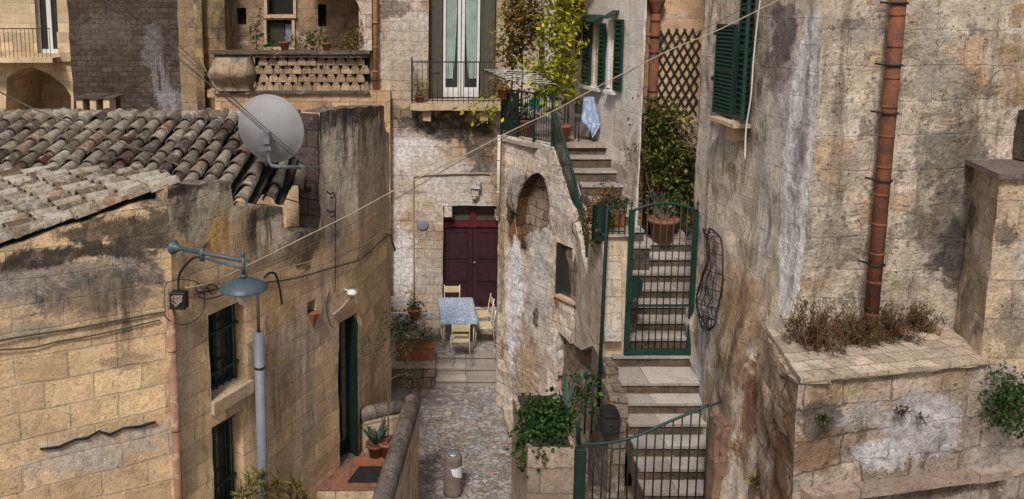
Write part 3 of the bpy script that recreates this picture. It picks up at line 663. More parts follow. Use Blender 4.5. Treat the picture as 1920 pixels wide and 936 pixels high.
# terrace parapet in front of the green door
PT = Fr((.22, 12.5), (-.2, 9.83)); PT.n = Vector((-PT.t.y, PT.t.x, 0)) if -PT.t.y > 0 else Vector((PT.t.y, -PT.t.x, 0))
ep = Fr(PT.P(-.02, 0, 0), PT.P(4.2, 0, 0)); ep.n = PT.n
T = thing('terrace_parapet', 'low parapet with dark rounded coping round the doorstep of the left house', 'low wall', (0, 11.3, 0))
mP = stone('parapet_stone', (.66, .55, .40), (.56, .47, .34), mortar=(.3, .25, .17), bw=.7, bh=.4, spots=(), patches=[((.26, .2, .12), 2, .52, .1, 3, .5, .5)], streak=(.5, (.16, .12, .07)))
mC = stone('coping_stone', (.15, .125, .115), (.19, .16, .145), bw=.5, bh=9, ms=.01, mortar=(.05, .04, .04), patches=[((.38, .36, .34), 6, .58, .08, 3, 1, .8)], tone=.5, fine=.6, bump=.8)
b = MB(ep); b.rbox(0, 4.2, -.22, 0, -.1, 1.70, rough=.012); b.build('wall', mP, T)
BKp = Fr(PE, (.02, 12.42)); b = MB(BKp); b.rbox(.02, BKp.L + .02, -.1, .1, -.1, 1.70, rough=.01); b.build('wall', mP, T)
b = MB(ep); b.tube(cr([ep.P(-.06 + .3 * k, 1.72 + .01 * math.sin(k * 2), -.11) for k in range(15)], 2), .145, 9); b.build('coping', mC, T)
b = MB(BKp); b.tube([BKp.P(.0, 1.72, 0), BKp.P(.4, 1.73, 0), BKp.P(BKp.L, 1.72, 0)], .125, 9); b.build('coping', mC, T)
mT = stone('terrace_tile', (.34, .15, .09), (.27, .13, .09), mortar=(.18, .14, .11), bw=.28, bh=.28, ms=.01, offs=0, warp=.006, tone=.4, fine=.4)
dst = thing('doorstep', 'orange tiled doorstep landing of the green door', 'doorstep', (-.5, 11.5, 0))
b = MB(); b.prism([(-1.32, 11.1), (-.02, 11.1), (.10, 12.36), (-.7, 12.1)], -.02, dz - .02); b.build('base', mP, dst)
b = MB(); b.prism([(-1.36, 11.06), (-.03, 11.06), (.09, 12.34), (-.71, 12.09)], dz - .02, dz); b.build('tiles', mT, dst)
b = MB(); b.prism([(-1.2, 10.75), (-.09, 10.75), (-.03, 11.05), (-1.38, 11.05)], -.02, dz - .19); b.build('lower_step', mT, dst)
b = MB(); b.prism([(-.88, 11.2), (-.36, 11.2), (-.34, 11.62), (-.72, 11.62)], dz + .003, dz + .02); b.build('doormat', M['mat'], tag=('black bristly doormat on the tiled doorstep', 'doormat'))
# ------------------------------------------------------------------ building behind the table
FB = thing('plastered_house', 'tall stone house with peeling plaster, maroon door and balcony at the alley end', 'house', (1, 19.8, 0))
def R4(fr, x0, y0, x1, y1):
    u0, v1 = fr.px(x0, y0); u1, v0 = fr.px(x1, y1); return (min(u0, u1), max(u0, u1), v0, v1)
fd = R4(FA, 831, 386, 943, 583); fd = (fd[0], fd[1], .5, fd[3]); fw = R4(FA, 804, -60, 930, 187); fw = (fw[0], fw[1], fw[2], 9.6)
bl = [sp(FA, 780, 300, 60, 60, W2, .85), sp(FA, 830, 340, 90, 60, W1, .7), sp(FA, 870, 345, 70, 50, (.56, .52, .52), .8), sp(FA, 755, 500, 30, 70, W2, .9), sp(FA, 850, 235, 110, 30, DK, .92), sp(FA, 905, 270, 40, 60, DK, .8), sp(FA, 760, 210, 60, 14, DK, .5),  # dark spots below the slab paint the balcony's shadow onto the plaster
      sp(FA, 760, 110, 60, 80, (.44, .37, .29), .75), sp(FA, 735, 15, 35, 20, (.13, .10, .08), .8), sp(FA, 760, 620, 60, 30, (.3, .26, .22), .6), sp(FA, 930, 100, 20, 90, (.40, .26, .15), .7), sp(FA, 935, 340, 14, 120, (.28, .18, .10), .7), sp(FA, 810, 520, 30, 90, (.44, .40, .36), .6),
      (FA.px(768, 360)[0], FA.px(768, 360)[1], .42, .05, (.22, .17, .13), .6, 0)]
mF = stone('peeling_facade', (.50, .40, .29), (.40, .31, .22), mortar=(.2, .15, .11), bw=.42, bh=.24, ms=.012, warp=.05, tone=.35, fine=.4, patches=[((.62, .56, .51), .9, .46, .10, 5, .8, .85), ((.13, .09, .07), 1.6, .62, .08, 2, 1, .6)], spots=bl, pits=.8, bump=.7)
wall(FA, [(-.2, -.2), (FA.L, -.2), (FA.L, 11.5), (-.2, 11.5)], holes=[(rect(fd), .3, False), (rect(fw), .32, False)], mat=mF, parent=FB, step=.22, rough=.03, back=.5, seed=3)
b = MB(FA); b.box(-.2, FA.L, -5, -.6, -.2, 11.2); b.build('rear_block', mF, FB)
# maroon double door
b = MB(FA); u0, u1, v0, v1 = fd; um = (u0 + u1) / 2; zt = FA.px(885, 430)[1]; zt2 = FA.px(885, 421)[1]
b.box(u0, u1, -.34, -.30, v0, v1); do = b.build('door', M['wood'], FB)
for (a, c) in ((u0 + .02, um - .008), (um + .008, u1 - .02)):
    lf = MB(FA); lf.box(a, c, -.295, -.25, v0 + .02, zt - .03); o = lf.build('leaf', M['wood'], do)
    pn = MB(FA); w_ = c - a
    for (z0, z1) in ((v0 + .14, v0 + .62), (v0 + .74, v0 + 1.24), (v0 + 1.36, zt - .15)):
        p0, p1 = a + .14, c - .14
        pn.box(p0, p1, -.248, -.235, z0, z1, bev=.006)
        for q in ((p0 - .03, p1 + .03, z1 + .004, z1 + .03), (p0 - .03, p1 + .03, z0 - .03, z0 - .004), (p0 - .03, p0 - .004, z0, z1), (p1 + .004, p1 + .03, z0, z1)): pn.box(q[0], q[1], -.248, -.22, q[2], q[3])
    pn.build('panels', M['wood'], o)
b = MB(FA); b.box(u0, u1, -.29, -.2, zt, zt + .14); b.box(um - .07, um + .07, -.285, -.21, zt + .142, v1); b.build('transom', M['woodred'], do)
b = MB(FA); b.box(u0 + .02, um - .08, -.29, -.27, zt + .16, v1 - .02); b.box(um + .08, u1 - .02, -.29, -.27, zt + .16, v1 - .02); b.build('transom_pane', M['olivewood'], do)
b = MB(FA)
for (a, c) in ((u0 + .02, um - .08), (um + .08, u1 - .02)): b.box(a, c, -.268, -.25, v1 - .28, v1 - .25)
b.build('glazing_bar', M['wood'], do)
b = MB(FA); b.lathe([(0, 0), (.03, .01), (.035, .03), (.0, .05)], FA.P(um + .05, v0 + 1.22, -.25), 10, axis=FA.n); b.build('knob', M['galv'], do)
b = MB(FA); b.rbox(u0 - .05, u1 + .05, -.3, .12, .34, .50, step=.12, rough=.01); b.build('threshold', mS, FB)
# corbels at the door head
for (x, y, w_) in ((840, 395, .09), (938, 402, .12)):
    u, v = FA.px(x, y); b = MB(FA); b.rbox(u - w_, u + w_, -.25, .1, v - .14, v + .1, step=.06, rough=.02, seed=x); b.build('corbel', mF, FB)
# carved bracket, plaque
u, v = FA.px(890, 350); b = MB(FA); b.rbox(u - .13, u + .13, 0, .18, v - .02, v + .2, step=.06, rough=.015); b.rbox(u - .09, u + .09, 0, .13, v - .22, v - .02, step=.06, rough=.015); b.lathe([(.0, -.1), (.06, -.08), (.08, 0), (.0, .02)], FA.P(u, v - .24, .05), 10); b.build('bracket', mF, FB)
u, v = FA.px(793, 422); b = MB(FA); b.lathe([(.15, 0), (.15, .03), (.11, .045), (0, .045)], FA.P(u, v, 0), 16, axis=FA.n); b.build('plaque', M['greypipe'], FB)
# french window
u0, u1, v0, v1 = fw; b = MB(FA); b.box(u0, u1, -.36, -.33, v0, v1); wo = b.build('window', M['glass'], FB)
xa, xb, xm = FA.px(832, 100)[0], FA.px(901, 100)[0], FA.px(866, 100)[0]
b = MB(FA); zb = FA.px(860, 184)[1]; zp = FA.px(860, 166)[1]
for q in ((xa, xa + .06, zb, v1), (xb - .06, xb, zb, v1), (xm - .085, xm - .012, zb, v1), (xm + .012, xm + .085, zb, v1), (xa + .06, xm - .085, zb, zp), (xm + .085, xb - .06, zb, zp)): b.box(q[0], q[1], -.30, -.25, q[2], q[3])
b.build('frame', M['white'], wo)
for (a, c, sd_) in ((xa + .06, xm - .09, 1), (xm + .09, xb - .06, -1)):
    cu_ = MB(FA); n = 14; zlow = v0 + .5; vs = []
    for j in range(9):
        z = v1 - (v1 - zlow) * j / 8; pull = .75 * (j / 8) ** 3
        for i in range(n + 1):
            f = i / n; uu = a + (c - a) * f
            tie = a if sd_ == 1 else c
            uu = uu + ((tie) - uu) * pull * .45
            vs.append(FA.P(uu, z, -.315 + .018 * math.sin(i * 2.1)))
    cu_.add(vs, [(j * (n + 1) + i, j * (n + 1) + i + 1, (j + 1) * (n + 1) + i + 1, (j + 1) * (n + 1) + i) for j in range(8) for i in range(n)], smooth=True)
    cu_.build('curtain', M['curtain'], wo)
for (x0, x1) in ((805, 830), (903, 929)):
    a, c = FA.px(x0, 100)[0], FA.px(x1, 100)[0]; b = MB(FA); b.box(a, c, -.30, -.26, v0 + .02, v1); b.box(a, a + .045, -.258, -.235, v0 + .02, v1); b.box(c - .045, c, -.258, -.235, v0 + .02, v1)
    b.box(a + .05, c - .05, -.258, -.24, v0 + .65, v0 + .72); b.build('shutter', M['olivewood'], wo)
# balcony
bz = FA.px(860, 190)[1]; a, c = FA.px(769, 190)[0], FA.px(935, 190)[0]
b = MB(FA); b.rbox(a, c, 0, .5, bz - .17, bz, step=.12, rough=.015); bo = b.build('balcony', mS, FB)
for x in (800, 905):
    u = FA.px(x, 200)[0]; b = MB(FA); b.rbox(u - .1, u + .1, 0, .35, bz - .45, bz - .175, step=.1, rough=.015); b.build('bracket', mS, bo)
b = MB(FA); rz = bz + 1.02
b.box(a + .02, c - .02, .45, .48, rz - .03, rz); b.box(a + .02, c - .02, .455, .475, bz + .06, bz + .08); b.box(a + .02, a + .05, .0, .448, rz - .03, rz); b.box(a + .02, a + .06, .44, .482, bz, rz + .1)
n = 17
for k in range(1, n): u = a + .04 + (c - a - .08) * k / n; b.bar(FA.P(u, bz, .465), FA.P(u, rz - .02, .465), .008, 5)
for k in range(1, 4): b.bar(FA.P(a + .035, bz, .45 * k / 4), FA.P(a + .035, rz - .02, .45 * k / 4), .008, 5)
b.build('railing', M['iron'], bo)
# conduit running round the plaster
b = MB(FA); pts = [FA.W(x, y, .03) for x, y in [(776, 600), (776, 500), (775, 400), (775, 335), (776, 331), (800, 328), (850, 326), (910, 325), (920, 327), (926, 345), (932, 352)]]
b.tube(pts, .022, 6); b.build('conduit', M['cable'], tag=('thin conduit rising beside the maroon door and bending over it', 'conduit'))
def rainpipe(name, label, pts, r, mat, joints=(), straps=(), group=None, funnel=None, joint_r=1.16):
    t = thing(name, label, 'drainpipe', Vector(pts[0]) if pts[0].z < pts[-1].z else Vector(pts[-1]), group)
    b = MB(); b.tube(pts, r, 12); b.build('pipe', mat, t)
    A, B = pts[0], pts[-1]
    b = MB()
    for f in joints:
        p = A.lerp(B, f); d = (B - A).normalized()
        b = MB(); b.tube([p - d * .014, p + d * .014], r * joint_r, 12); b.build('joint_ring', mat, t)
    for f in straps:
        p = A.lerp(B, f); b = MB(); q = [p + Vector((math.cos(an), math.sin(an), 0)) * (r * 1.18) for an in [R(20 - 220 * k / 10) for k in range(11)]]
        q = [q[0] + Vector((.05, .06, .02))] + q + [q[-1] + Vector((-.06, .06, .01))]
        b.tube(q, .011, 5); b.build('strap', M['black'], t)
    if funnel: b = MB(); b.lathe(*funnel); b.build('funnel', mat, t)
    return t
rainpipe('drainpipe', 'ochre clay drainpipe between the balcony house and the loggia', [Vector((*FA.W(704, 190, .12).xy, FA.px(704, 190)[1])), Vector((*FA.W(704, 190, .12).xy, 11.3))], .075, M['pipe2'], [k / 9 + .03 for k in range(9)], [.1, .36, .62])
# ------------------------------------------------------------------ loggia house with balustrade
LH = thing('loggia_house', 'honey stone house with carved pierced balustrade and planted arched loggia', 'house', (-3, 19.6, 0))
mLo = stone('loggia_stone', (.58, .40, .25), (.48, .34, .22), mortar=(.3, .23, .16), bw=.45, bh=.26, tone=.35, fine=.4, patches=[((.44, .24, .12), 1.2, .52, .1, 3, 1, .5), ((.12, .09, .07), 2.2, .6, .08, 7, 1, .6)], pits=.6)
mDk = stone('blackened_moulding', (.12, .10, .085), (.09, .075, .065), bw=.8, bh=.3, tone=.5, fine=.6, patches=[((.40, .32, .22), 3, .55, .08, 7, 1, .8)], bump=.8)
zt, zb_, z3 = LG.px(550, 100)[1], LG.px(550, 170)[1], LG.px(550, 240)[1]
ua, ub = LG.px(405, 150)[0], LG.px(693, 150)[0]; uc = LG.px(472, 150)[0]
b = MB(LG); b.box(ua - .05, ub + .5, -.5, -.02, -.2, zb_); b.build('wall', mLo, LH)
b = MB(LG); b.rbox(ua - .1, ub + .02, -.3, .12, zt - .02, zt + .07, step=.12, rough=.012); b.rbox(ua - .02, ub - .01, -.25, .07, zt - .1, zt - .021, step=.12, rough=.01); b.build('top_moulding', mDk, LH)
b = MB(LG); b.rbox(ua - .05, ub, -.25, .06, zb_ - .08, zb_ + .0, step=.12, rough=.012); b.build('lower_moulding', mDk, LH)
hz = zt - .1 - zb_
# pierced panel: staggered blocks with dark gaps
b = MB(LG); b.box(uc + .05, ub, -.3, -.22, zb_, zt - .1); b.build('panel_back', M['soil_dark_fill'], LH)  # near-black backing paints the shade inside the piercings
b = MB(LG); rngp = random.Random(5)
for row in range(4):
    n = 12; w_ = (ub - uc - .05) / n
    for k in range(n + 1):
        u = uc + .05 + (k + (.5 if row % 2 else 0)) * w_; z0 = zb_ + hz * row / 4
        if u + w_ * .8 > ub + .05: continue
        poly = [(u + w_ * .02, z0 + .004), (u + w_ * .97, z0 + .004), (u + w_ * .97, z0 + hz / 9), (u + w_ * .74, z0 + hz / 4.1), (u + w_ * .24, z0 + hz / 4.1), (u + w_ * .02, z0 + hz / 9)]
        b.fprism(poly, -.2, -.03 + rngp.uniform(-.05, .03))
b.build('pierced_panel', stone('panel_stone', (.40, .31, .21), (.30, .23, .16), bw=.3, bh=.2, mf=0, patches=[((.12, .10, .09), 2.6, .54, .08, 3, 1, .7)], tone=.5, fine=.5), LH)
# pot-bellied bay
for (x0, x1) in ((405, 472),):
    b = MB(LG); ux0, ux1 = LG.px(x0, 150)[0], LG.px(x1, 150)[0]; n = 10; vs = []; m = 6
    for j in range(n + 1):
        f = j / n; z = zb_ + hz * f; bel = .10 + .26 * max(0, math.sin(min(1, (1 - f) * 1.25) ** 1.3 * math.pi)) if f > .0 else .1
        wx = .16 * math.sin(min(1, (1 - f) * 1.2) ** 1.5 * math.pi)
        prof = [(ux0 - wx, -.2), (ux0 - wx, bel * .4), (ux0 + .08, bel), ((ux0 + ux1) / 2, bel + .03), (ux1 - .08, bel), (ux1 + wx * .6, bel * .4), (ux1 + wx * .6, -.2)]
        vs += [LG.P(u, z, o) for u, o in prof]
    b.add(vs, [(j * 7 + i, j * 7 + i + 1, (j + 1) * 7 + i + 1, (j + 1) * 7 + i) for j in range(n) for i in range(6)], smooth=True); b.build('bellied_bay', stone('bellied_stone', (.38, .29, .2), (.30, .24, .17), bw=.4, bh=9, patches=[((.13, .12, .11), 2.5, .5, .1, 3, 1, .7)], tone=.5), LH)
# loggia: floor, back wall, side pier with arch springing
b = MB(LG); b.box(ua - .3, ub + .5, -1.8, -.3, zb_ - .2, zb_ - .02); b.build('floor', mLo, LH)
h1 = R4(LGB, 443, 15, 462, 46); h2 = R4(LGB, 500, -50, 550, 27); h3 = R4(LGB, 500, 38, 548, 88); h4 = R4(LGB, 596, 8, 612, 50)
mLb = stone('loggia_back_stone', (.33, .235, .15), (.26, .19, .13), mortar=(.25, .2, .14), bw=.4, bh=.25, patches=[((.52, .45, .36), 1.5, .55, .1, 3, 1, .6), ((.12, .09, .07), 2, .58, .1, 7, 1, .6)], tone=.5)  # shade of the recess put into a darker back wall stone
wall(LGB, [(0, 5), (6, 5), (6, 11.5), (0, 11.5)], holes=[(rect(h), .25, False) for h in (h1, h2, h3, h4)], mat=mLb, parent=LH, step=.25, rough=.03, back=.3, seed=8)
for k, h in enumerate((h1, h2, h3, h4)):
    b = MB(LGB); b.box(h[0] - .05, h[1] + .05, -.32, -.28, h[2] - .05, h[3] + .05); o = b.build('window', M['darkroom'], LH)
    if k in (1, 2):
        b = MB(LGB); b.box(h[0] - .08, h[0] - .005, -.02, .05, h[2], h[3]); b.box(h[1] + .005, h[1] + .08, -.02, .05, h[2], h[3]); b.box(h[0] - .08, h[1] + .08, -.02, .06, h[2] - .1, h[2] - .01); b.build('surround', mS, o)
    if k == 2:
        b = MB(LGB); b.box(h[1] - .2, h[1] - .02, -.2, -.18, h[2], h[3] - .1); b.build('pale_pane', M['greypipe'], o)
        b = MB(LGB); b.box(h[0], h[1] - .22, -.2, -.16, h[2], h[3] - .06); b.build('shutter', M['darkwood'], o)
arch = [(x, y) for x, y in [(683, 97), (682, 60), (679, 30), (670, 5), (655, -15), (620, -35), (560, -42)]]
b = MB(LG); pa = [LG.px(*q) for q in arch] + [(LG.px(560, 0)[0], 11.2), (ub + .06, 11.2), (ub + .06, zt + .07)]; b.fprism(pa, -1.2, -.02)
b.build('arch_pier', stone('pale_pier', (.50, .44, .38), (.44, .38, .32), bw=.5, bh=.3, patches=[((.62, .6, .6), 1.5, .5, .1, 3, 1, .7)]), LH)
b = MB(LG); b.box(.08, .62, -1.7, -.95, 4, 11.2); b.box(-.1, 0.1, -1.75, -.7, 4, 11.2); b.build('side_pier', stone('yellowed_pier', (.36, .26, .12), (.2, .15, .09), bw=.3, bh=.25, patches=[((.06, .05, .04), 1.2, .48, .1, 2, .4, .85), ((.42, .36, .25), 1.6, .55, .1, 9, .5, .8)], tone=.6), LH)
# ------------------------------------------------------------------ dark masonry tower and the far pale house
mTw = stone('dark_tower_masonry', (.058, .045, .038), (.105, .082, .068), mortar=(.055, .045, .04), bw=.30, bh=.15, ms=.014, warp=.03, tone=.4, fine=.55, patches=[((.26, .22, .2), 4.5, .60, .06, 4, 1, .7), ((.34, .27, .18), 2.6, .70, .06, 6, 1, .6)],
    spots=[sp(TW, 335, 195, 50, 50, (.46, .45, .50), .4, 1), sp(TW, 335, 200, 40, 36, (.42, .41, .45), .4), sp(TW, 285, 90, 22, 40, (.36, .35, .38), .3), sp(TW, 300, 150, 20, 50, (.44, .43, .46), .5, 1), sp(TW, 365, 130, 30, 90, (.06, .05, .045), .6), sp(TW, 200, 60, 60, 40, (.16, .14, .13), .5)], pits=.9, bump=.9)
tw = wall(TW, [(0, -.2), (TW.L, -.2), (TW.L, 12.5), (0, 12.5)], mat=mTw, step=.25, rough=.05, back=4, seed=2, name='stone_tower'); tagit(tw, 'square tower of dark weathered masonry with white lichen streaks', 'tower')
FH = thing('pale_house', 'pale stone house with a vaulted passage and balcony at the far left', 'house', (-14, 25, 0))
mFl = stone('pale_far_stone', (.62, .50, .34), (.56, .45, .31), mortar=(.45, .36, .25), bw=.6, bh=.3, tone=.2, fine=.2, pits=.2, bump=.3)
fwn = R4(FL, 60, -60, 112, 100)
ar = [FL.px(x, y) for x, y in [(10, 230), (12, 175), (13, 145), (30, 131), (60, 126), (95, 140), (120, 160), (133, 180), (134, 230)]]
wall(FL, [(0, -.2), (FL.L, -.2), (FL.L, 12.5), (0, 12.5)], holes=[(rect(fwn), .25, False), (ar, 2.5, True)], mat=mFl, parent=FH, step=.35, rough=.02, back=2.6, seed=4)
b = MB(FL); b.box(fwn[0], fwn[1], -.27, -.24, fwn[2], fwn[3]); o = b.build('window', M['glass'], FH)
b = MB(FL); um = (fwn[0] + fwn[1]) / 2
for q in ((fwn[0], fwn[0] + .06, fwn[2], fwn[3]), (fwn[1] - .06, fwn[1], fwn[2], fwn[3]), (um - .07, um + .07, fwn[2], fwn[3]), (fwn[0] + .06, um - .07, fwn[2], fwn[2] + .12), (um + .07, fwn[1] - .06, fwn[2], fwn[2] + .12)): b.box(q[0], q[1], -.23, -.18, q[2], q[3])
b.build('frame', M['white'], o)
bz2 = FL.px(60, 106)[1]; r2 = FL.px(60, 52)[1]; ue = FL.px(113, 100)[0]
b = MB(FL); b.box(3, ue + .05, 0, .7, bz2 - .15, bz2); bo2 = b.build('balcony', mFl, FH)
b = MB(FL); b.box(3, ue, .62, .65, r2 - .03, r2)
for k in range(60): u = ue - .02 - k * .125; b.bar(FL.P(u, bz2, .635), FL.P(u, r2, .635), .009, 4)
b.build('railing', M['iron'], bo2)
b = MB(FL); b.box(FL.px(112, 100)[0], FL.px(135, 100)[0], 0, .12, FL.px(120, 115)[1], FL.px(120, 60)[1]); b.build('pilaster_block', mFl, FH)
ch = thing('chimney', 'low twin-flued clay chimney on the ridge of the tiled roof', 'chimney', (-6.7, 13.2, HC - 2.4)); c0 = aY(182, 215, 13.2)
b = MB(); 
for dx in (-.24, -.02, .20): b.box(c0.x + dx - .055, c0.x + dx + .055, -13.4, -13.1, c0.z - .6, c0.z + .27, bev=.008)
b.build('flue_wall', mFl, ch); b = MB(); b.box(c0.x - .3, c0.x + .26, -13.6, -13.42, c0.z - .6, c0.z + .27); b.build('rear_wall', M['soil_dark_fill'], ch)  # rear wall coloured near black as painted shade between the flues
b = MB(); b.rbox(c0.x - .32, c0.x + .14, -13.62, -13.07, c0.z + .272, c0.z + .31, step=.1, rough=.01); b.rbox(c0.x + .12, c0.x + .34, -13.6, -13.08, c0.z + .272, c0.z + .30, step=.1, rough=.01); b.build('cap_slab', mDk, ch)
# white house behind the vines
WB = thing('white_back_house', 'whitewashed house glimpsed behind the vines', 'house', (4, 21, 0)); WBf = Fr((3.1, 20.3), (6, 20.3)); hw = R4(WBf, 1008, 60, 1020, 135)
mW = stone('whitewash', (.60, .57, .56), (.56, .53, .52), mortar=(.5, .47, .45), bw=.8, bh=.4, bamt=.3, mf=.2, tone=.25, fine=.2, patches=[((.45, .40, .36), 1.4, .58, .1, 2, .6, .5)], pits=.3, bump=.3)
wall(WBf, [(.0, -.2), (WBf.L, -.2), (WBf.L, 11.5), (.0, 11.5)], holes=[(rect(hw), .2, False)], mat=mW, parent=WB, step=.3, rough=.02, back=.4, seed=4)
b = MB(WBf); b.box(hw[0], hw[1], -.22, -.18, hw[2], hw[3]); b.build('window', M['glass'], WB)
# ------------------------------------------------------------------ stair house: arch wall, terrace, flights
TH = thing('terrace_house', 'crumbling plastered wall with blind arch and small window carrying the upper terrace', 'house', (3, 14, 0))
archp = L(A1, [(973, 448), (967, 425), (967, 400), (972, 370), (982, 345), (996, 328), (1010, 323), (1020, 330), (1028, 352), (1031, 395), (1029, 420)])
awp = R4(A1, 1047, 455, 1072, 563)
SPL = []
bl = [sp(A1, 982, 400, 34, 70, (.07, .045, .028), 1, 2), sp(A1, 1008, 450, 22, 90, (.66, .62, .56), .8), sp(A1, 1012, 480, 14, 60, (.60, .58, .57), .8), sp(A1, 1030, 300, 40, 50, (.52, .46, .38), .8), sp(A1, 965, 430, 12, 50, (.28, .13, .05), .9), sp(A1, 1000, 440, 25, 30, (.2, .13, .08), .5), sp(A1, 966, 580, 14, 130, (.76, .77, .82), 1, 2), sp(A1, 963, 700, 9, 80, (.74, .75, .80), 1), sp(A1, 1010, 560, 25, 140, (.50, .48, .47), .75), sp(A1, 1000, 760, 45, 80, (.50, .44, .36), .6),  # first spot paints the deep brown shade inside the blind arch
      sp(A1, 985, 690, 25, 90, (.36, .24, .13), .75), sp(A1, 1060, 400, 25, 110, (.56, .50, .45), .75), sp(A1, 1000, 290, 50, 25, (.54, .47, .40), .8), sp(A1, 1005, 600, 5, 30, (.1, .06, .04), .9), sp(A1, 985, 830, 30, 30, (.6, .58, .58), .8), sp(A1, 968, 350, 14, 60, (.5, .47, .43), .6), sp(A1, 942, 400, 6, 250, (.34, .22, .12), .8)]
PATC = [((.74, .69, .63), 1.5, .47, .08, 5, .7, .9), ((.22, .13, .07), 1.9, .59, .06, 2, .8, .85), ((.07, .05, .04), 3.2, .61, .05, 12, .7, .8)]
mA = stone('crumbling_plaster', (.70, .62, .53), (.56, .46, .36), mortar=(.20, .15, .11), bw=.42, bh=.27, ms=.012, mf=.5, warp=.04, tone=.45, fine=.55, patches=PATC, spots=bl, pits=1, bump=1, bd=.05)
uA = A1.px(1045, 640)[0]; zA = A1.px(1045, 622)[1]
outA1 = L(A1, [(938, 253)]) + [(0, -.2), (uA, -.2)] + [(uA, zA), (A1.L, A1.px(1072, 642)[1]), (A1.L, A1.px(1072, 412)[1])] + L(A1, [(1035, 276)]); outA1[0] = (0, outA1[0][1])
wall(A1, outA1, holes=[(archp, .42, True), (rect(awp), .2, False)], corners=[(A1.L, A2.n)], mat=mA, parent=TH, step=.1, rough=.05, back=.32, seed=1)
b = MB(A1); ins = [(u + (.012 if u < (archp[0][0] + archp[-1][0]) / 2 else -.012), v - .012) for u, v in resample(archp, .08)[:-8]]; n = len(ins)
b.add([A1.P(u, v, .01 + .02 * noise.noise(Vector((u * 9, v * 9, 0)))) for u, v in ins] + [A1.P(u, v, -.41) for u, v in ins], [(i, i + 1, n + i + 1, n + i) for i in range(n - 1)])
b.build('arch_soffit', stone('arch_shaded_brown_stone', (.15, .085, .045), (.09, .055, .032), mortar=(.05, .035, .025), bw=.2, bh=.2, patches=[((.30, .24, .17), 4, .60, .06, 2, 1, .6)], pits=1, bump=1), TH)  # brown lining stone, darkened in colour for the shade under the arch
b = MB(A1); b.box(awp[0], awp[1], -.10, -.06, awp[2], awp[3]); aw = b.build('window', M['glass'], TH)
b = MB(A1); b.rbox(awp[0] - .04, awp[1] + .12, -.18, .06, awp[2] - .05, awp[2], step=.08, rough=.006); b.build('sill', mS, aw)
b = MB(A1); b.box(awp[0] - .02, awp[0] + .015, -.1, .03, awp[2], awp[3]); b.build('frame', M['darkwood'], aw)
outA2 = L(A2, [(1072, 412), (1100, 512), (1102, 512), (1104, 446), (1134, 446), (1134, 640), (1092, 656), (1072, 642)]); outA2[0] = (0, outA1[5][1]); outA2[-1] = (0, outA1[4][1]); outA2[-2] = (outA2[-2][0], outA2[-2][1])
mA2 = stone('grey_plaster', (.52, .45, .38), (.46, .39, .32), mortar=(.2, .16, .12), bw=.4, bh=.26, patches=[((.52, .49, .48), 1.5, .54, .08, 5, .6, .7), ((.17, .12, .08), 2.5, .6, .06, 2, 1, .7)], tone=.35, fine=.4, pits=.7, bamt=.4, mf=.3, bump=.7)
wall(A2, outA2, corners=[(0, A1.n)], mat=mA2, parent=TH, step=.1, rough=.04, back=.25, seed=1)
mRub = stone('rubble', (.26, .21, .17), (.18, .14, .11), mortar=(.07, .055, .045), bw=.32, bh=.22, warp=.1, tone=.6, fine=.6, patches=[((.42, .38, .33), 2, .56, .08, 5, 1, .6)], pits=1, bump=1)
wall(A3, [(0, -.2), (A3.L, -.2), (A3.L, 3.9), (0, 3.9)], mat=mRub, parent=TH, step=.14, rough=.05, seed=3, back=.2)
# terrace slab and its support
zt_ = HC - 2.5
xW = lambda Y: 4.03 - .175 * (Y - 13.6)
def xA(Y): return 1.9 + (3.07 - 1.9) * (15.797 - Y) / (15.797 - 13.9)
mSl = stone('terrace_slab_stone', (.42, .36, .32), (.36, .30, .26), bw=.6, bh=.6, ms=.008, tone=.4, fine=.4)
b = MB(); poly = [(1.84, 15.85), (xA(14.9) - .06, 14.86), (4.3, 14.86), (3.6, 17.6), (3.3, 19.5), (2.6, 19.5)]
b.prism(poly, zt_ - .07, zt_); b.build('terrace_slab', mSl, TH)
b = MB(); b.prism([(2.1, 15.95), (2.75, 14.95), (4.2, 14.95), (3.6, 17.5), (3.3, 19.4), (2.8, 19.4)], -.1, zt_ - .075); b.build('terrace_core', mRub, TH)
b = MB(); b.prism([(1.9, 15.88), (2.1, 15.94), (2.84, 19.5), (2.62, 19.5)], -.1, zt_ - .075); b.build('side_wall', mA2, TH)
# corner pier with white rainpipe
u_, = (0,); rainpipe('drainpipe', 'white painted drainpipe running down the corner of the crumbling arch wall', [Vector((1.86, 15.66, 4.1)), Vector((1.86, 15.66, zt_ + .05))], .032, M['cream'], [.3, .7])
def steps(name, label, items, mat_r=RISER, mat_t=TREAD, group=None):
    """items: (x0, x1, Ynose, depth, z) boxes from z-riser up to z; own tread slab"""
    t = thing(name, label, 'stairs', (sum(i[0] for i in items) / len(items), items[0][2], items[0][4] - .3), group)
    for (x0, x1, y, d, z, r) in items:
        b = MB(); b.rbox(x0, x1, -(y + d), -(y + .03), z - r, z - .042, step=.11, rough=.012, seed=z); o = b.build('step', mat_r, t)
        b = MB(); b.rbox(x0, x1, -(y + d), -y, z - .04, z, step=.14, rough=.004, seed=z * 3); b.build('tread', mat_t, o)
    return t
zl = HC - 4.06
steps('staircase', 'upper flight of stone stairs climbing from the flower pots to the terrace', [(xA(14.9 - .25 * k) + .28 if 14.9 - .25 * k > 13.9 else 3.3, xW(14.9 - .25 * k) + .06, 14.9 - .25 * k, .5, zt_ - .21 * k + .001, .5) for k in range(8)])
b = MB(); b.box(3.32, 5.6, -14.5, -13.9, -.1, zl - .002); b.box(3.32, 3.5, -13.6, -12.2, -.1, zl - .3); b.build('landing_core', RISER, TH)
noses = [11.9, 12.17, 12.43, 12.72, 13.02, 13.34, 13.66]
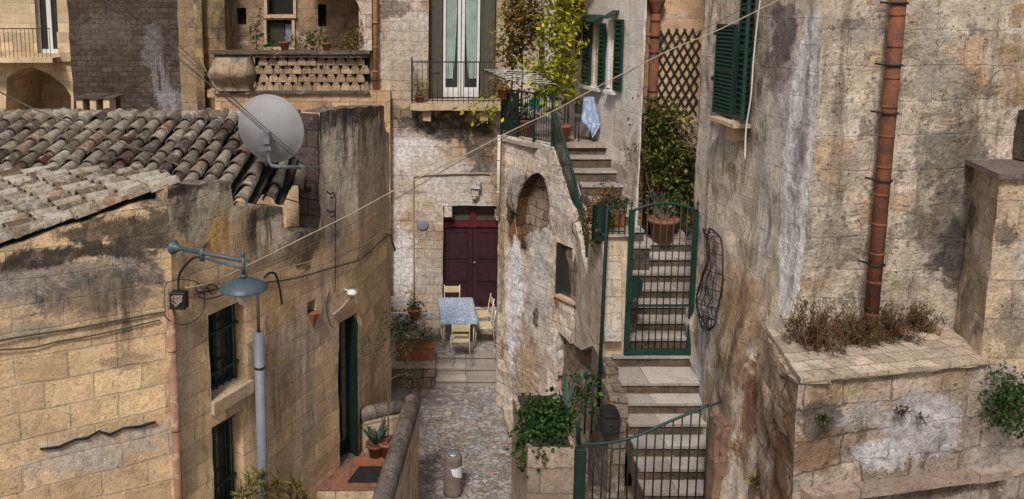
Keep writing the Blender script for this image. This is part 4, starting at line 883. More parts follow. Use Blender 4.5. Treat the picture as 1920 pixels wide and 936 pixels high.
steps('staircase', 'middle flight of stone stairs behind the tall green arched gate', [(3.36, 4.6 + .16 * k, y, .45 if k < 6 else .8, 2.95 + .17 * (k + 1), .4) for k, y in enumerate(noses)])
low_i = [(3.18, 4.55, 11.62, .3, 2.95, .5), (3.18, 4.55, 11.1, .56, 2.77, .5)] + [(3.16, 4.5, 11.1 - .27 * k, .3, 2.77 - .175 * k, .5) for k in range(1, 8)]
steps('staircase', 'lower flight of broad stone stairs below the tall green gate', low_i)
b = MB(); b.box(2.25, 4.6, -11.0, -8.9, -.1, 1.2); b.build('landing_block', mRub, tag=('rough stone landing block carrying the lower stairs', 'landing'))
# winder step at the foot
b = MB(); b.prism([(3.1, 9.42), (4.4, 8.98), (4.4, 9.5), (3.1, 9.55)], 1.2, 1.50); b.build('winder_step', TREAD, tag=('wedge shaped lowest stone step behind the curved railing', 'step'))
# pillar left of the gate and lower pier
GP = thing('gate_pillar', 'tall beige plastered pillar left of the arched green gate', 'pillar', (3.2, 11.9, 0))
mPl = stone('beige_plaster', (.56, .45, .34), (.53, .42, .32), bw=.9, bh=.5, bamt=.2, mf=.1, tone=.35, fine=.3, patches=[((.30, .25, .2), 1.4, .58, .1, 3, .5, .6)], spots=(), streak=(.4, (.14, .1, .08)), pits=.4, bump=.35)
b = MB(); b.rbox(3.04, 3.38, -12.6, -11.72, 2.9, 4.82, rough=.015); b.build('shaft', mPl, GP)
b = MB(); b.rbox(3.0, 3.18, -12.2, -11.3, -.1, 2.895, rough=.02); b.rbox(2.92, 3.17, -11.28, -10.7, -.1, 2.75, rough=.02); b.build('base', mRub, GP)
b = MB(); b.rbox(3.0, 3.42, -12.7, -11.66, 4.825, 4.87, rough=.01); b.build('cap', mSl, GP)
# white wall of the upper stairs with shutters
WT = thing('white_stair_house', 'whitewashed house beside the upper stairs with two green shuttered windows', 'house', (4, 15.5, 0))
mWh = stone('stained_whitewash', (.66, .60, .56), (.62, .56, .52), mortar=(.42, .36, .32), bw=.8, bh=.4, bamt=.3, mf=.15, tone=.4, fine=.25, patches=[((.34, .24, .16), 1.2, .60, .1, 3, .5, .5), ((.62, .6, .62), 1.1, .5, .12, 9, .5, .6)], spots=[sp(WH, 1190, 320, 20, 80, (.2, .15, .11), .6), sp(WH, 1150, 240, 30, 30, (.30, .22, .16), .4), sp(WH, 1150, 330, 40, 30, (.22, .17, .13), .7)], streak=(.3, (.2, .15, .11)), pits=.4, bump=.35)
hwA = R4(WH, 1113, 40, 1128, 163); hwB = R4(WH, 1146, 34, 1163, 168)
def yz(fr, x, y0, y1): return fr.px(x, y1)[1], fr.px(x, y0)[1]
hA = (WH.px(1113, 100)[0], WH.px(1128, 100)[0], *yz(WH, 1120, 45, 160)); hB = (WH.px(1146, 100)[0], WH.px(1156, 100)[0], *yz(WH, 1150, 38, 166))
wall(WH, [(-.5, -.1), (WH.L, -.1), (WH.L, 11), (-.5, 11)], holes=[(rect(hA), .2, False), (rect(hB), .2, False)], mat=mWh, parent=WT, step=.14, rough=.02, seed=1, back=.03)
b = MB(); b.prism([(4.05, 13.66), (4.24, 14.4), (3.8, 17.2), (3.45, 17.2)], -.1, 10.9)  # unseen wall body added behind the whitewash to stop a light leak
b.build('wall', stone('ochre_return', (.60, .42, .27), (.54, .38, .25), bw=.7, bh=.35, bamt=.6, mf=.3), WT)
def louvre(fr, u0, u1, v0, v1, off, mat, parent, name='shutter', n=16, lean=0):
    b = MB(fr); t = .045; th = .035
    for q in ((u0, u0 + t, v0, v1), (u1 - t, u1, v0, v1), (u0 + t, u1 - t, v1 - t, v1), (u0 + t, u1 - t, v0, v0 + t), (u0 + t, u1 - t, (v0 + v1) / 2 - .03, (v0 + v1) / 2 + .03)): b.box(q[0], q[1], off, off + th, q[2], q[3])
    o = b.build(name, mat, parent); b = MB(fr)
    for k in range(n):
        v = v0 + t + (v1 - v0 - 2 * t) * (k + .5) / n
        b.add([fr.P(u0 + t, v + .02, off + .004), fr.P(u1 - t, v + .02, off + .004), fr.P(u1 - t, v - .02, off + .032), fr.P(u0 + t, v - .02, off + .032), fr.P(u0 + t, v + .026, off + .006), fr.P(u1 - t, v + .026, off + .006), fr.P(u1 - t, v - .014, off + .036), fr.P(u0 + t, v - .014, off + .036)], [(0, 1, 2, 3), (4, 5, 6, 7), (0, 4, 5, 1), (3, 2, 6, 7)])
    b.box(u0 + t, u1 - t, off, off + .003, v0 + t, v1 - t); b.build('louvres', mat, o); return o
for k, (h, xs_) in enumerate(((hA, (1096, 1112, 1128, 1139)), (hB, (1146, 1146, 1157, 1172)))):
    b = MB(WH); b.box(h[0], h[1], -.22, -.18, h[2], h[3]); o = b.build('window', M['glass'], WT)
    us = [WH.px(x, 100)[0] for x in xs_]
    if us[1] - us[0] > .05: louvre(WH, us[0], us[1], h[2] - .02, h[3] + .02, .03, M['shutter'], o, n=14)
    louvre(WH, us[2] + .01, us[3], h[2] - .02, h[3] + .02, .04, M['shutter'], o, n=14)
    if k == 1:
        b = MB(WH); b.box(us[0] - .07, us[0] - .005, .0, .05, h[2], h[3]); b.build('frame', M['white'], o)
    b = MB(WH); b.rbox(us[0] - .04, us[2] + .1, -.1, .12, h[2] - .1, h[2] - .04, step=.1, rough=.004); b.build('sill', M['white'], o)
    b = MB(WH); a, c = us[0] + .02, us[2] + .05
    b.add([WH.P(a, h[3] + .16, .01), WH.P(c, h[3] + .16, .01), WH.P(c + .03, h[3] + .03, .22), WH.P(a - .03, h[3] + .03, .22), WH.P(a, h[3] + .18, .01), WH.P(c, h[3] + .18, .01), WH.P(c + .03, h[3] + .05, .22), WH.P(a - .03, h[3] + .05, .22)], [(0, 1, 2, 3), (4, 5, 6, 7), (3, 2, 6, 7), (0, 3, 7, 4), (1, 2, 6, 5)]); b.build('hood', M['shutter'], o)
# trellis wall
mTr = stone('ochre_wall', (.60, .42, .27), (.54, .38, .25), mortar=(.35, .27, .2), bw=.7, bh=.35, bamt=.6, mf=.3, tone=.35, fine=.3, patches=[((.56, .48, .40), 1.3, .52, .1, 3, .7, .6)], pits=.5, bump=.4)
wall(TR, [(0, -.1), (TR.L, -.1), (TR.L, 11), (0, 11)], mat=mTr, parent=WT, step=.14, rough=.02, seed=1, back=.3)
# right hand building
RB_ = thing('corner_house', 'big weathered limestone house filling the right side with one green shuttered window', 'house', (5.5, 9, 0))
sm = lambda a: max(0, min(1, a))
offR = lambda u, v: .50 * sm((5.6 - v) / 4.5) * sm((3.4 - u) / 2.2) + (.09 * noise.noise(Vector((u * 1.3, v * .7, 7))) + .05 * noise.noise(Vector((u * 4, v * 2.2, 3))) + .03 * noise.noise(Vector((u * 9, v * 6, 9)))) * sm((5.8 - v) / 2)
WS = (.74, .70, .68)
bl = [sp(RR, 1500, 330, 30, 300, (.84, .81, .80), 1, 2), sp(RR, 1480, 200, 28, 200, (.62, .60, .64), .8, 1), sp(RR, 1470, 60, 30, 60, (.13, .105, .1), .9), sp(RR, 1460, 130, 30, 60, (.16, .13, .12), .7), sp(RR, 1500, 300, 14, 70, (.22, .19, .2), .6), sp(RR, 1460, 620, 14, 50, (.6, .55, .55), .7, 1), sp(RR, 1400, 600, 60, 110, (.36, .24, .13), .8),
      sp(RR, 1385, 780, 40, 120, (.34, .23, .13), .75), sp(RR, 1450, 740, 22, 160, (.24, .10, .04), .85), sp(RR, 1375, 860, 30, 60, (.55, .50, .47), .6), sp(RR, 1320, 720, 16, 120, (.62, .62, .66), .9), sp(RR, 1350, 600, 16, 90, (.60, .58, .6), .8), sp(RR, 1340, 200, 30, 160, (.56, .50, .46), .6), sp(RR, 1350, 380, 20, 100, (.54, .46, .38), .5),
      sp(RR, 1440, 420, 26, 180, (.72, .69, .66), .8, 1), sp(RR, 1390, 420, 40, 140, (.70, .62, .52), .6, 1), sp(RR, 1340, 480, 20, 150, (.68, .63, .58), .6, 1), sp(RR, 1395, 540, 50, 60, (.50, .32, .17), .5), sp(RR, 1400, 640, 40, 160, (.08, .055, .04), .6, 1)]
mR = stone('shutter_wall_limestone', (.68, .59, .485), (.56, .48, .38), mortar=(.68, .62, .54), bw=.55, bh=.29, ms=.012, warp=.045, tone=.4, fine=.45, patches=[((.70, .64, .60), 1.3, .50, .1, 5, .35, .7), ((.26, .16, .09), 2.2, .57, .06, 2, .5, .8)], spots=bl, streak=(.75, (.11, .09, .075)), pits=.8, bump=.8, bd=.04)
swn = (RR.px(1410, 100)[0], RR.px(1389, 100)[0], RR.px(1400, 215)[1], RR.px(1400, -40)[1])
R2_ = Fr((4.438, 12.0), (5.62, 14.5)); RL_ = 3.4
wall(R2_, [(0, -.2), (R2_.L, -.2), (R2_.L, 11.5), (0, 11.5)], corners=[(0, Vector((0, 0, 0)))], mat=mTr, parent=RB_, step=.14, rough=.02, seed=1, back=.2)
wall(RR, [(0, -.2), (RL_, -.2), (RL_, 11.5), (0, 11.5)], holes=[(rect(swn), .2, False)], corners=[(0, FR_.n), (RL_, Vector((0, 0, 0)))], off=offR, mat=mR, parent=RB_, step=.11, rough=.045, seed=1, back=.4)
bl = [sp(FR_, 1780, 290, 80, 70, (.11, .10, .09), .75), sp(FR_, 1770, 420, 60, 90, (.12, .105, .09), .8), sp(FR_, 1790, 480, 35, 70, (.07, .06, .055), .9), sp(FR_, 1760, 150, 70, 50, (.24, .21, .17), .6), sp(FR_, 1730, 60, 60, 50, (.3, .28, .24), .5), sp(FR_, 1900, 90, 28, 60, (.38, .25, .13), .8), sp(FR_, 1890, 170, 34, 30, (.36, .24, .13), .8), sp(FR_, 1905, 40, 20, 30, (.38, .25, .13), .7), sp(FR_, 1640, 130, 60, 60, (.54, .46, .36), .5), sp(FR_, 1560, 330, 60, 40, (.30, .26, .22), .5), sp(FR_, 1700, 560, 90, 26, (.52, .42, .30), .6), sp(FR_, 1560, 440, 60, 60, (.27, .24, .22), .6), sp(FR_, 1540, 540, 50, 30, (.50, .36, .2), .6),
      sp(FR_, 1590, 60, 60, 30, (.26, .23, .21), .6), sp(FR_, 1715, 350, 20, 150, (.32, .29, .25), .6, 1), sp(FR_, 1540, 200, 40, 150, (.50, .42, .32), .4)]
mFr = stone('corner_house_limestone', (.66, .585, .485), (.59, .51, .415), mortar=(.66, .59, .5), bw=.62, bh=.38, ms=.012, warp=.05, tone=.35, fine=.42, patches=[((.60, .56, .51), .9, .50, .12, 5, 1, .6), ((.62, .40, .23), 1.5, .56, .06, 2, 1, .7), ((.20, .16, .12), 3.2, .58, .06, 11, 1, .7)], spots=bl, pits=1, bump=.9, bd=.05, bamt=.6, streak=(.75, (.16, .125, .09)))
zst = FR_.px(1600, 527)[1]; offF = lambda u, v: -.05 * sm((zst - v) / .03)
wall(FR_, [(0, 3.9), (FR_.L, 3.9), (FR_.L, 11.5), (0, 11.5)], corners=[(0, RR.n, offR)], off=offF, mat=mFr, parent=RB_, step=.1, rough=.035, seed=1, back=.4)
b = MB(RR); b.box(swn[0], swn[1], -.22, -.18, swn[2], swn[3]); so = b.build('window', M['glass'], RB_)
ua, ub = RR.px(1389, 100)[0], RR.px(1352, 100)[0]; uc = RR.px(1410, 100)[0]; ud = RR.px(1432, 100)[0]
louvre(RR, ua + .01, ub, RR.px(1370, 217)[1], RR.px(1370, 45)[1], .05, M['shutter'], so, n=22)
p0 = RR.P(ua + .0, 0, .05); louvre(RR, uc + .01, ua - .02, RR.px(1400, 222)[1], RR.px(1400, 5)[1] + .3, .02, M['shutter'], so, n=22)
p0 = RR.P(uc, 0, .03); p1 = p0 + (RR.n * .5 - RR.t * .9).normalized() * .5; fs_ = Fr(p0, p1); louvre(fs_, 0, fs_.L, RR.px(1410, 226)[1], RR.px(1410, 5)[1] + .3, -.01, M['shutter'], so, n=22)
for v in (.18, .5):
    h_ = MB(RR); z = swn[2] + 2.0 * v; h_.box(ub + .0, ub + .06, .03, .1, z, z + .06); h_.build('catch', M['iron'], so)
b = MB(RR); zs = RR.px(1385, 226)[1]; b.rbox(uc - .1, ub - .25, -.02, .22, zs - .05, zs, step=.08, rough=.006); b.rbox(uc + .1, uc + .3, -.02, .15, zs - .25, zs - .052, step=.06, rough=.012); b.build('sill', mS, so)
# pillar with slab cap in the right corner
CP = thing('capped_pillar', 'square stone pillar under a slanted slab cap at the right edge', 'pillar', (6.5, 8.2, 3.9))
zc = HC - 1.67; pf = [(6.22, 8.62), (5.97, 7.87), (7.7, 7.95), (7.7, 8.62)]
def poly_wall(poly, z0, z1, i, mat, name, parent, **kw):
    a, c = poly[i], poly[(i + 1) % len(poly)]; f = Fr(a, c); return f
f1 = Fr(pf[0], pf[1]); f2 = Fr(pf[1], pf[2])
mCp = stone('pillar_limestone', (.68, .55, .40), (.58, .47, .35), mortar=(.45, .37, .28), bw=.5, bh=.42, tone=.35, fine=.4, patches=[((.50, .46, .42), 1.2, .52, .1, 8, 1, .6), ((.16, .13, .11), 2.4, .6, .07, 3, 1, .6)], spots=[sp(f2, 1890, 440, 26, 30, (.12, .09, .07), .8), sp(f2, 1895, 600, 40, 60, (.20, .17, .14), .7), sp(f1, 1835, 460, 12, 140, (.58, .54, .50), .5)], pits=.9, bump=.9, bd=.05)
wall(f1, [(0, 3.9), (f1.L, 3.9), (f1.L, zc), (0, zc)], corners=[(f1.L, f2.n)], mat=mCp, parent=CP, step=.09, rough=.03, seed=1, back=.2)
wall(f2, [(0, 3.9), (f2.L, 3.9), (f2.L, zc), (0, zc)], corners=[(0, f1.n)], mat=mCp, parent=CP, step=.09, rough=.03, seed=1, back=.2)
b = MB(); b.prism([(6.15, 8.7), (5.90, 7.80), (7.8, 7.88), (7.8, 8.7)], zc + .002, zc + .06); b.build('cap', stone('cap_slab_grey', (.20, .17, .155), (.16, .14, .13), bw=.8, bh=2, tone=.5, fine=.5, patches=[((.34, .30, .27), 3, .55, .1, 4, 1, .5)], bump=.7), CP)
b = MB(); b.rbox(6.62, 7.3, -8.6, -8.15, zc + .065, zc + .6, step=.08, rough=.03); b.lathe([(.34, 0), (.3, .1), (.16, .17), (0, .18)], (6.96, 8.38, zc + .57), 14); b.build('boulder', stone('sooty_stone', (.10, .085, .075), (.075, .065, .06), bw=9, bh=9, patches=[((.3, .27, .24), 3, .58, .08, 3, 1, .6)], fine=.6, bump=1), tag=('sooty rounded stone block on top of the capped pillar', 'stone block'))
# raised planter wall in the right foreground
RP = thing('raised_bed', 'raised masonry bed with stone-tiled top and dry shrubs in the right foreground', 'raised bed', (5, 7.9, 0))
zp = HC - 3.55; P1, P2 = (3.87, 7.41), (5.97, 7.82); FP = Fr(P1, (P1[0] + (P2[0] - P1[0]) * 2.4, P1[1] + (P2[1] - P1[1]) * 2.4)); SP_ = Fr((4.06, 8.72), P1)
bl = [sp(FP, 1655, 855, 55, 28, (.62, .60, .62), .95), sp(FP, 1730, 800, 70, 60, (.54, .52, .55), .8), sp(FP, 1600, 780, 60, 30, (.50, .47, .46), .7), sp(FP, 1530, 850, 60, 40, (.24, .14, .07), .8), sp(FP, 1540, 780, 40, 45, (.10, .08, .07), .85), sp(FP, 1580, 730, 70, 25, (.42, .28, .15), .5), sp(FP, 1790, 710, 45, 25, (.40, .27, .16), .6), sp(FP, 1870, 830, 60, 80, (.48, .43, .40), .6), sp(FP, 1760, 920, 60, 14, (.12, .1, .09), .7)]
mFp = stone('bed_wall_rubble', (.47, .40, .335), (.35, .29, .235), mortar=(.17, .14, .115), bw=.55, bh=.33, ms=.013, warp=.11, tone=.45, fine=.55, patches=[((.50, .45, .41), 1.2, .52, .1, 5, 1, .6), ((.16, .115, .085), 2.2, .53, .08, 2, 1, .8)], spots=bl, pits=1, bump=1, bd=.05)
wall(FP, [(0, -.2), (FP.L, -.2), (FP.L, zp - .3), (FP.px(1850, 690)[0], zp - .06), (0, zp - .06)], corners=[(0, SP_.n)], mat=mFp, parent=RP, step=.09, rough=.05, seed=1, back=.3)
mSp = stone('bed_side_rubble', (.54, .43, .33), (.40, .29, .2), mortar=(.16, .12, .09), bw=.4, bh=.3, warp=.1, fine=.6, tone=.5, patches=[((.60, .56, .55), 1.4, .55, .07, 5, .5, .7), ((.17, .09, .045), 1.5, .54, .08, 2, .5, .85), ((.05, .05, .03), 3, .60, .06, 9, 1, .7)], pits=1, bump=1, bd=.06)
wall(SP_, [(0, -.2), (SP_.L, -.2), (SP_.L, zp - .06), (0, zp - .06)], corners=[(SP_.L, FP.n)], mat=mSp, parent=RP, step=.09, rough=.07, seed=1, back=.3)
b = MB(FP); mTp = stone('bed_top_tiles', (.50, .43, .34), (.40, .34, .27), mortar=(.25, .2, .15), bw=.24, bh=.2, ms=.008, warp=.02, tone=.35, fine=.4, patches=[((.2, .16, .13), 3, .6, .08, 2, 1, .6)], bump=.6)
uR = FP.px(1848, 672)[0]
n = 22; m = 12; vs = []
for j in range(m + 1):
    for i in range(n + 1):
        a = FP.P(-.03, 0, .05).lerp(FP.P(uR, 0, .05), i / n); c = Vector((4.08, 8.62, 0)).lerp(Vector((6.15, 8.62, 0)), i / n); p = a.lerp(c, j / m); p.z = zp + .012 * noise.noise(p * 5) + .008 * noise.noise(p * 14); vs.append(p)
b.add(vs, [(j * (n + 1) + i, j * (n + 1) + i + 1, (j + 1) * (n + 1) + i + 1, (j + 1) * (n + 1) + i) for j in range(m) for i in range(n)])
ring = [(0, i) for i in range(n + 1)]; low_ = [vs[i] - Vector((0, 0, .055)) for i in range(n + 1)]
b.add(vs[:n + 1] + low_, [(i, i + 1, n + 2 + i, n + 1 + i) for i in range(n)])
sd2 = [vs[j * (n + 1)] for j in range(m + 1)]; b.add(sd2 + [p - Vector((0, 0, .055)) for p in sd2], [(j, j + 1, m + 2 + j, m + 1 + j) for j in range(m)])
b.build('top_tiles', mTp, RP)
b = MB(FP); b.rbox(uR + .01, FP.L, -1.0, -.05, 2, zp - .31, step=.15, rough=.03); b.build('rear_fill', mFp, RP)
u0, u1 = FP.px(1506, 900)[0], FP.px(1874, 900)[0]; z0, z1 = FP.px(1700, 908)[1], FP.px(1700, 892)[1]
b = MB(FP); b.rbox(u0, u1, -.02, .13, z0, z1, step=.08, rough=.008); b.build('ledge', stone('ledge_stone', (.34, .27, .23), (.3, .24, .2), bw=1.4, bh=9, tone=.4, fine=.4, patches=[((.1, .08, .07), 3, .58, .08, 5, 1, .6)]), RP)
# worn reddish pilaster at the stair foot
b = MB(); b.rbox(3.93, 4.12, -9.75, -9.45, 1.0, 3.02, step=.08, rough=.025); b.build('stone_post', stone('reddish_post', (.26, .17, .13), (.20, .13, .10), bw=.5, bh=.5, fine=.5, tone=.5, bump=.9), tag=('worn reddish stone post where the curved railing meets the right wall', 'post'))
# steps and low wall at the alley end
t = steps('staircase', 'three low stone steps leading to the patio table', [(.66, 2.03, 17.02, .5, .515, .25), (.66, 2.05, 16.78, .5, .345, .25), (.66, 2.06, 16.54, .5, .175, .25)], mat_r=TREAD, mat_t=TREAD)
b = MB(); b.rbox(2.0, 2.3, -16.4, -14.3, -.05, .13, step=.12, rough=.03); b.build('kerb_slab', mSl, tag=('worn flat kerb slab along the foot of the arch wall', 'kerb stone'))
mLw = stone('mossy_low_wall', (.22, .18, .15), (.15, .12, .10), mortar=(.06, .05, .04), bw=.4, bh=.22, warp=.08, fine=.6, tone=.6, patches=[((.38, .33, .28), 2, .56, .08, 5, 1, .6)], pits=1, bump=1)
LW = thing('low_wall', 'low mossy stone wall with flat slabs left of the three steps', 'low wall', (.1, 16.8, 0))
b = MB(); b.rbox(-1.2, .64, -17.3, -16.5, -.05, .48, rough=.04); b.build('wall', mLw, LW)
b = MB(); b.rbox(-1.2, .65, -17.35, -16.46, .482, .55, rough=.015); b.build('coping', mSl, LW)
b = MB(); b.rbox(2.07, 2.35, -18.2, -16.3, -.05, .62, rough=.05); b.build('side_block', mLw, tag=('worn stone block at the right end of the three steps', 'stone block'))
# ivy planter
IP = thing('block_planter', 'tall concrete block planter overflowing with bright ivy beside the curved railing', 'planter', (1.95, 10.5, 0))
mIp = stone('planter_blocks', (.36, .30, .235), (.32, .26, .21), mortar=(.17, .14, .11), bw=.9, bh=.36, ms=.01, tone=.4, fine=.4, bump=.5, streak=(.4, (.12, .1, .08)))
b = MB(); b.rbox(1.63, 2.27, -11.4, -9.9, -.1, 2.42, rough=.012); b.build('wall', mIp, IP)
b = MB(); b.rbox(1.69, 2.21, -11.35, -9.96, 2.424, 2.45, rough=.01); b.build('soil_dark_fill', M['soil_dark_fill'], IP)
# ------------------------------------------------------------------ iron gates and railings
SPEAR = [(.0, 0), (.010, .01), (.022, .045), (.012, .07), (0, .12)]
G = Fr((3.42, 11.66), (4.5, 11.66)); gt = thing('arched_gate', 'tall green iron gate with arched top across the stone stairs', 'gate', (3.95, 11.66, 2.95))
gl, grr, gb = G.px(1180, 500)[0], G.px(1302, 500)[0], 2.96
topz_ = lambda u: G.px(1240, 381)[1] - .13 * ((u - (gl + grr) / 2) / ((grr - gl) / 2)) ** 2
b = MB(G); b.box(gl - .03, gl + .045, -.03, .03, gb, topz_(gl) + .02); b.box(grr - .045, grr + .02, -.03, .03, gb, topz_(grr)); b.box(gl + .046, grr - .046, -.02, .02, gb, gb + .10); b.build('frame', M['green'], gt)
b = MB(G); n = 14; b.tube([G.P(gl + (grr - gl) * i / n, topz_(gl + (grr - gl) * i / n), 0) for i in range(n + 1)], .022, 6); b.build('arch_rail', M['green'], gt)
b = MB(G); zr = G.px(1240, 573)[1]; b.box(gl + .046, grr - .046, -.015, .015, zr - .015, zr + .015); b.build('cross_rail', M['green'], gt)
b = MB(G)
for k in range(8):
    u = gl + .045 + (grr - gl - .09) * (k + 1) / 9; z = topz_(u); b.bar(G.P(u, gb + .1, 0), G.P(u, z + .08, 0), .009, 6); b.lathe(SPEAR, G.P(u, z + .07, 0), 6)
for u in (gl, grr): b.bar(G.P(u, topz_(u), 0), G.P(u, topz_(u) + .1, 0), .01, 6); b.lathe(SPEAR, G.P(u, topz_(u) + .08, 0), 6)
b.build('bars', M['green'], gt)
b = MB(G); u = gl + .046; zz0, zz1 = G.px(1190, 560)[1], G.px(1190, 520)[1]; b.fprism([(u, zz0), (u + .15, zz0 + .05), (u + .17, zz1 - .06), (u + .1, zz1), (u, zz1)], -.02, .02); b.build('lock_plate', M['dkgreen'], gt)
# short side railing on the pillar
t = thing('railing', 'short green railing with spear tips on the pillar beside the arched gate', 'railing', (3.2, 11.72, 4.87))
b = MB(G); ul, ur = G.px(1138, 420)[0], G.px(1172, 420)[0]; zt2 = G.px(1150, 387)[1]
b.box(ul, ur, -.012, .012, zt2 - .012, zt2 + .012); b.box(ul, ur, -.012, .012, 4.9, 4.92)
b.build('rails', M['green'], t); b = MB(G)
for k in range(4): u = ul + (ur - ul) * k / 3; b.bar(G.P(u, 4.87, 0), G.P(u, zt2 + .06, 0), .009, 6); b.lathe(SPEAR, G.P(u, zt2 + .05, 0), 6)
b.build('bars', M['green'], t)
b = MB(G); vs = []; n = 10       # curved sheet guard at the left end
for i in range(n + 1):
    an = math.pi * i / n; vs += [G.P(ul - .11 + .11 * math.cos(an) * 1, 4.75, -.0 - .12 * math.sin(an)), G.P(ul - .11 + .11 * math.cos(an), zt2, -.12 * math.sin(an))]
b.add(vs, [(2 * i, 2 * i + 2, 2 * i + 3, 2 * i + 1) for i in range(n)], smooth=True); b.build('curved_guard', M['dkgreen'], t)
# tall green pole
b = MB(); q0, q1 = aY(1139, 392, 11.62), aY(1122, 762, 11.2); b.tube([q0 + Vector((.06, 0, .02)), q0, q0.lerp(q1, .5), q1], .028, 8); b.build('pole', M['dkgreen'], tag=('slim green metal pole rising in front of the beige pillar', 'pole'))
# spear railing beside the ivy
t = thing('railing', 'narrow dark railing with two spear tips above the ivy', 'railing', (2.65, 10.7, 2.3))
b = MB(); z0, z1 = 2.2, aY(1105, 724, 10.7).z
xs = [aY(x, 724, 10.7).x for x in (1099, 1112)]
b.box(xs[0] - .01, xs[1] + .12, -10.71, -10.69, z1 - .012, z1 + .012); b.build('rail', M['dkgreen'], t); b = MB()
for x in xs: b.bar((x, 10.7, z0), (x, 10.7, z1 + .1), .013, 6); b.lathe([(r * 1.4, z * 1.3) for r, z in SPEAR], (x, 10.7, z1 + .09), 6)
b.build('bars', M['dkgreen'], t)
# curved lower gate
YG = 9.3; LGt = Fr((2.1, YG), (3.9, YG)); t = thing('curved_gate', 'low green gate with sweeping curved top rail at the foot of the stairs', 'gate', (3.0, YG, 1.5))
top = cr([aY(x, y, YG) for x, y in [(1088, 833), (1120, 832), (1165, 826), (1205, 813), (1245, 795), (1290, 776), (1330, 759)]], 4)
b = MB(); b.tube(top, .017, 6); b.build('top_rail', M['green'], t)
b = MB(); zb0 = 2.04; nb = 15
for k in range(nb):
    f = (k + .6) / (nb - .4); x = top[0].x + (top[-1].x - top[0].x) * f
    z = next(a.z + (c.z - a.z) * (x - a.x) / max(1e-6, c.x - a.x) for a, c in zip(top, top[1:]) if c.x >= x - 1e-6)
    b.bar((x, YG, zb0), (x, YG, z), .010, 6)
b.build('bars', M['dkgreen'], t)
b = MB(); b.box(top[0].x, top[-1].x, -YG - .012, -YG + .012, zb0 - .02, zb0 + .01); b.build('bottom_rail', M['dkgreen'], t)
x0 = top[0].x; b = MB(); b.box(x0 - .06, x0 + .07, -YG - .05, -YG + .05, 1.2, top[0].z - .05, bev=.01); b.build('post', M['dkgreen'], t)
b = MB(); b.tube([(x0 - .02, YG - .0, top[0].z + .0), (x0 - .04, YG, top[0].z + .25), (x0 - .01, YG, top[0].z + .42)], [.03, .025, .01], 8); b.build('latch_handle', M['green'], t)
b = MB(); x1 = top[-1].x; b.bar((x1, YG, zb0 - .01), (x1, YG, top[-1].z), .012, 6); b.bar((x1, YG, zb0), (x1 + .12, YG + .1, zb0), .012, 6); b.bar((x1, YG, top[-1].z - .02), (x1 + .2, YG + .12, top[-1].z - .02), .012, 6); b.build('end_bar', M['green'], t)
# stair and terrace railing
t = thing('railing', 'green railing running down the edge of the upper stairs', 'railing', (2.9, 14, 5))
base = [A1.W(1035, 272, -.05), A1.W(1052, 330, -.05), A1.W(1071, 400, -.05), A2.W(1085, 455, -.05), A2.W(1099, 508, -.05)]
H_ = .78; hr = [p + Vector((0, 0, H_)) for p in base]; hr = [hr[0] + Vector((-.02, .2, .08))] + hr
b = MB(); b.tube(cr(hr, 3), .026, 6); b.build('handrail', M['green'], t)
b = MB(); b.tube(cr([p + Vector((0, 0, .05)) for p in base], 3), .016, 6); b.build('bottom_rail', M['green'], t)
b = MB(); bs = cr(base, 9)
for p in bs: b.bar(p, p + Vector((0, 0, H_)), .009, 5)
b.build('bars', M['dkgreen'], t)
b = MB(); b.box(bs[-1].x - .02, bs[-1].x + .02, -bs[-1].y - .02, -bs[-1].y + .02, bs[-1].z - .1, bs[-1].z + H_); b.build('post', M['dkgreen'], t); b = MB(); b.box(base[0].x - .02, base[0].x + .02, -base[0].y - .02, -base[0].y + .02, base[0].z, base[0].z + .95); b.build('post', M['dkgreen'], t)
t = thing('railing', 'dark green panelled railing along the terrace edge', 'railing', (2.2, 15.2, zt_))
e0_, e1_ = Vector((1.93, 15.9, zt_)), A1.W(1035, 272, -.06); e1_.z = zt_; EF = Fr(e0_, e1_)
b = MB(EF); b.box(0, EF.L, -.015, .015, zt_ + .93, zt_ + .96); b.box(0, EF.L, -.015, .015, zt_ + .08, zt_ + .1)
for u in (0, EF.L * .33, EF.L * .66, EF.L): b.box(u - .015, u + .015, -.02, .02, zt_, zt_ + .96)
b.build('frame', M['dkgreen'], t); b = MB(EF)
for k in range(22): u = EF.L * (k + .5) / 22; b.bar(EF.P(u, zt_ + .09), EF.P(u, zt_ + .94), .007, 4)
b.build('bars', M['dkgreen'], t)
b = MB(EF); b.box(.02, EF.L * .33 - .02, -.008, .0, zt_ + .12, zt_ + .9); b.build('sheet_panel', M['dkgreen'], t)
# wrought wire bundle hung on the right wall
def wallR(x, y, o=0):
    u, v = RR.px(x, y, 0)
    for _ in range(3):
        oo = offR(u, v) + o; u, v = RR.px(x, y, oo)
    return RR.P(u, v, oo)
t = thing('wire_basket', 'rusty flattened wrought iron lattice basket hanging on the right wall', 'wire basket', wallR(1330, 620, .1))
b = MB(); L_ = [(1331, 428), (1326, 450), (1330, 480), (1316, 520), (1306, 560), (1312, 590), (1330, 620)]; R_ = [(1331, 428), (1352, 450), (1355, 500), (1354, 540), (1345, 580), (1341, 605), (1330, 620)]
lp, rp = cr([wallR(x, y, .10) for x, y in L_], 5), cr([wallR(x, y, .10) for x, y in R_], 5)
b.tube(lp, .014, 5); b.tube(rp, .014, 5); b.build('rim', M['iron'], t); b = MB()
for f in (.2, .4, .6, .8):
    b.tube([a.lerp(c, f) + RR.n * (.10 * math.sin(math.pi * f)) + Vector((0, .03 * math.sin(i), 0)) for i, (a, c) in enumerate(zip(lp, rp))], .008, 4)
n = len(lp)
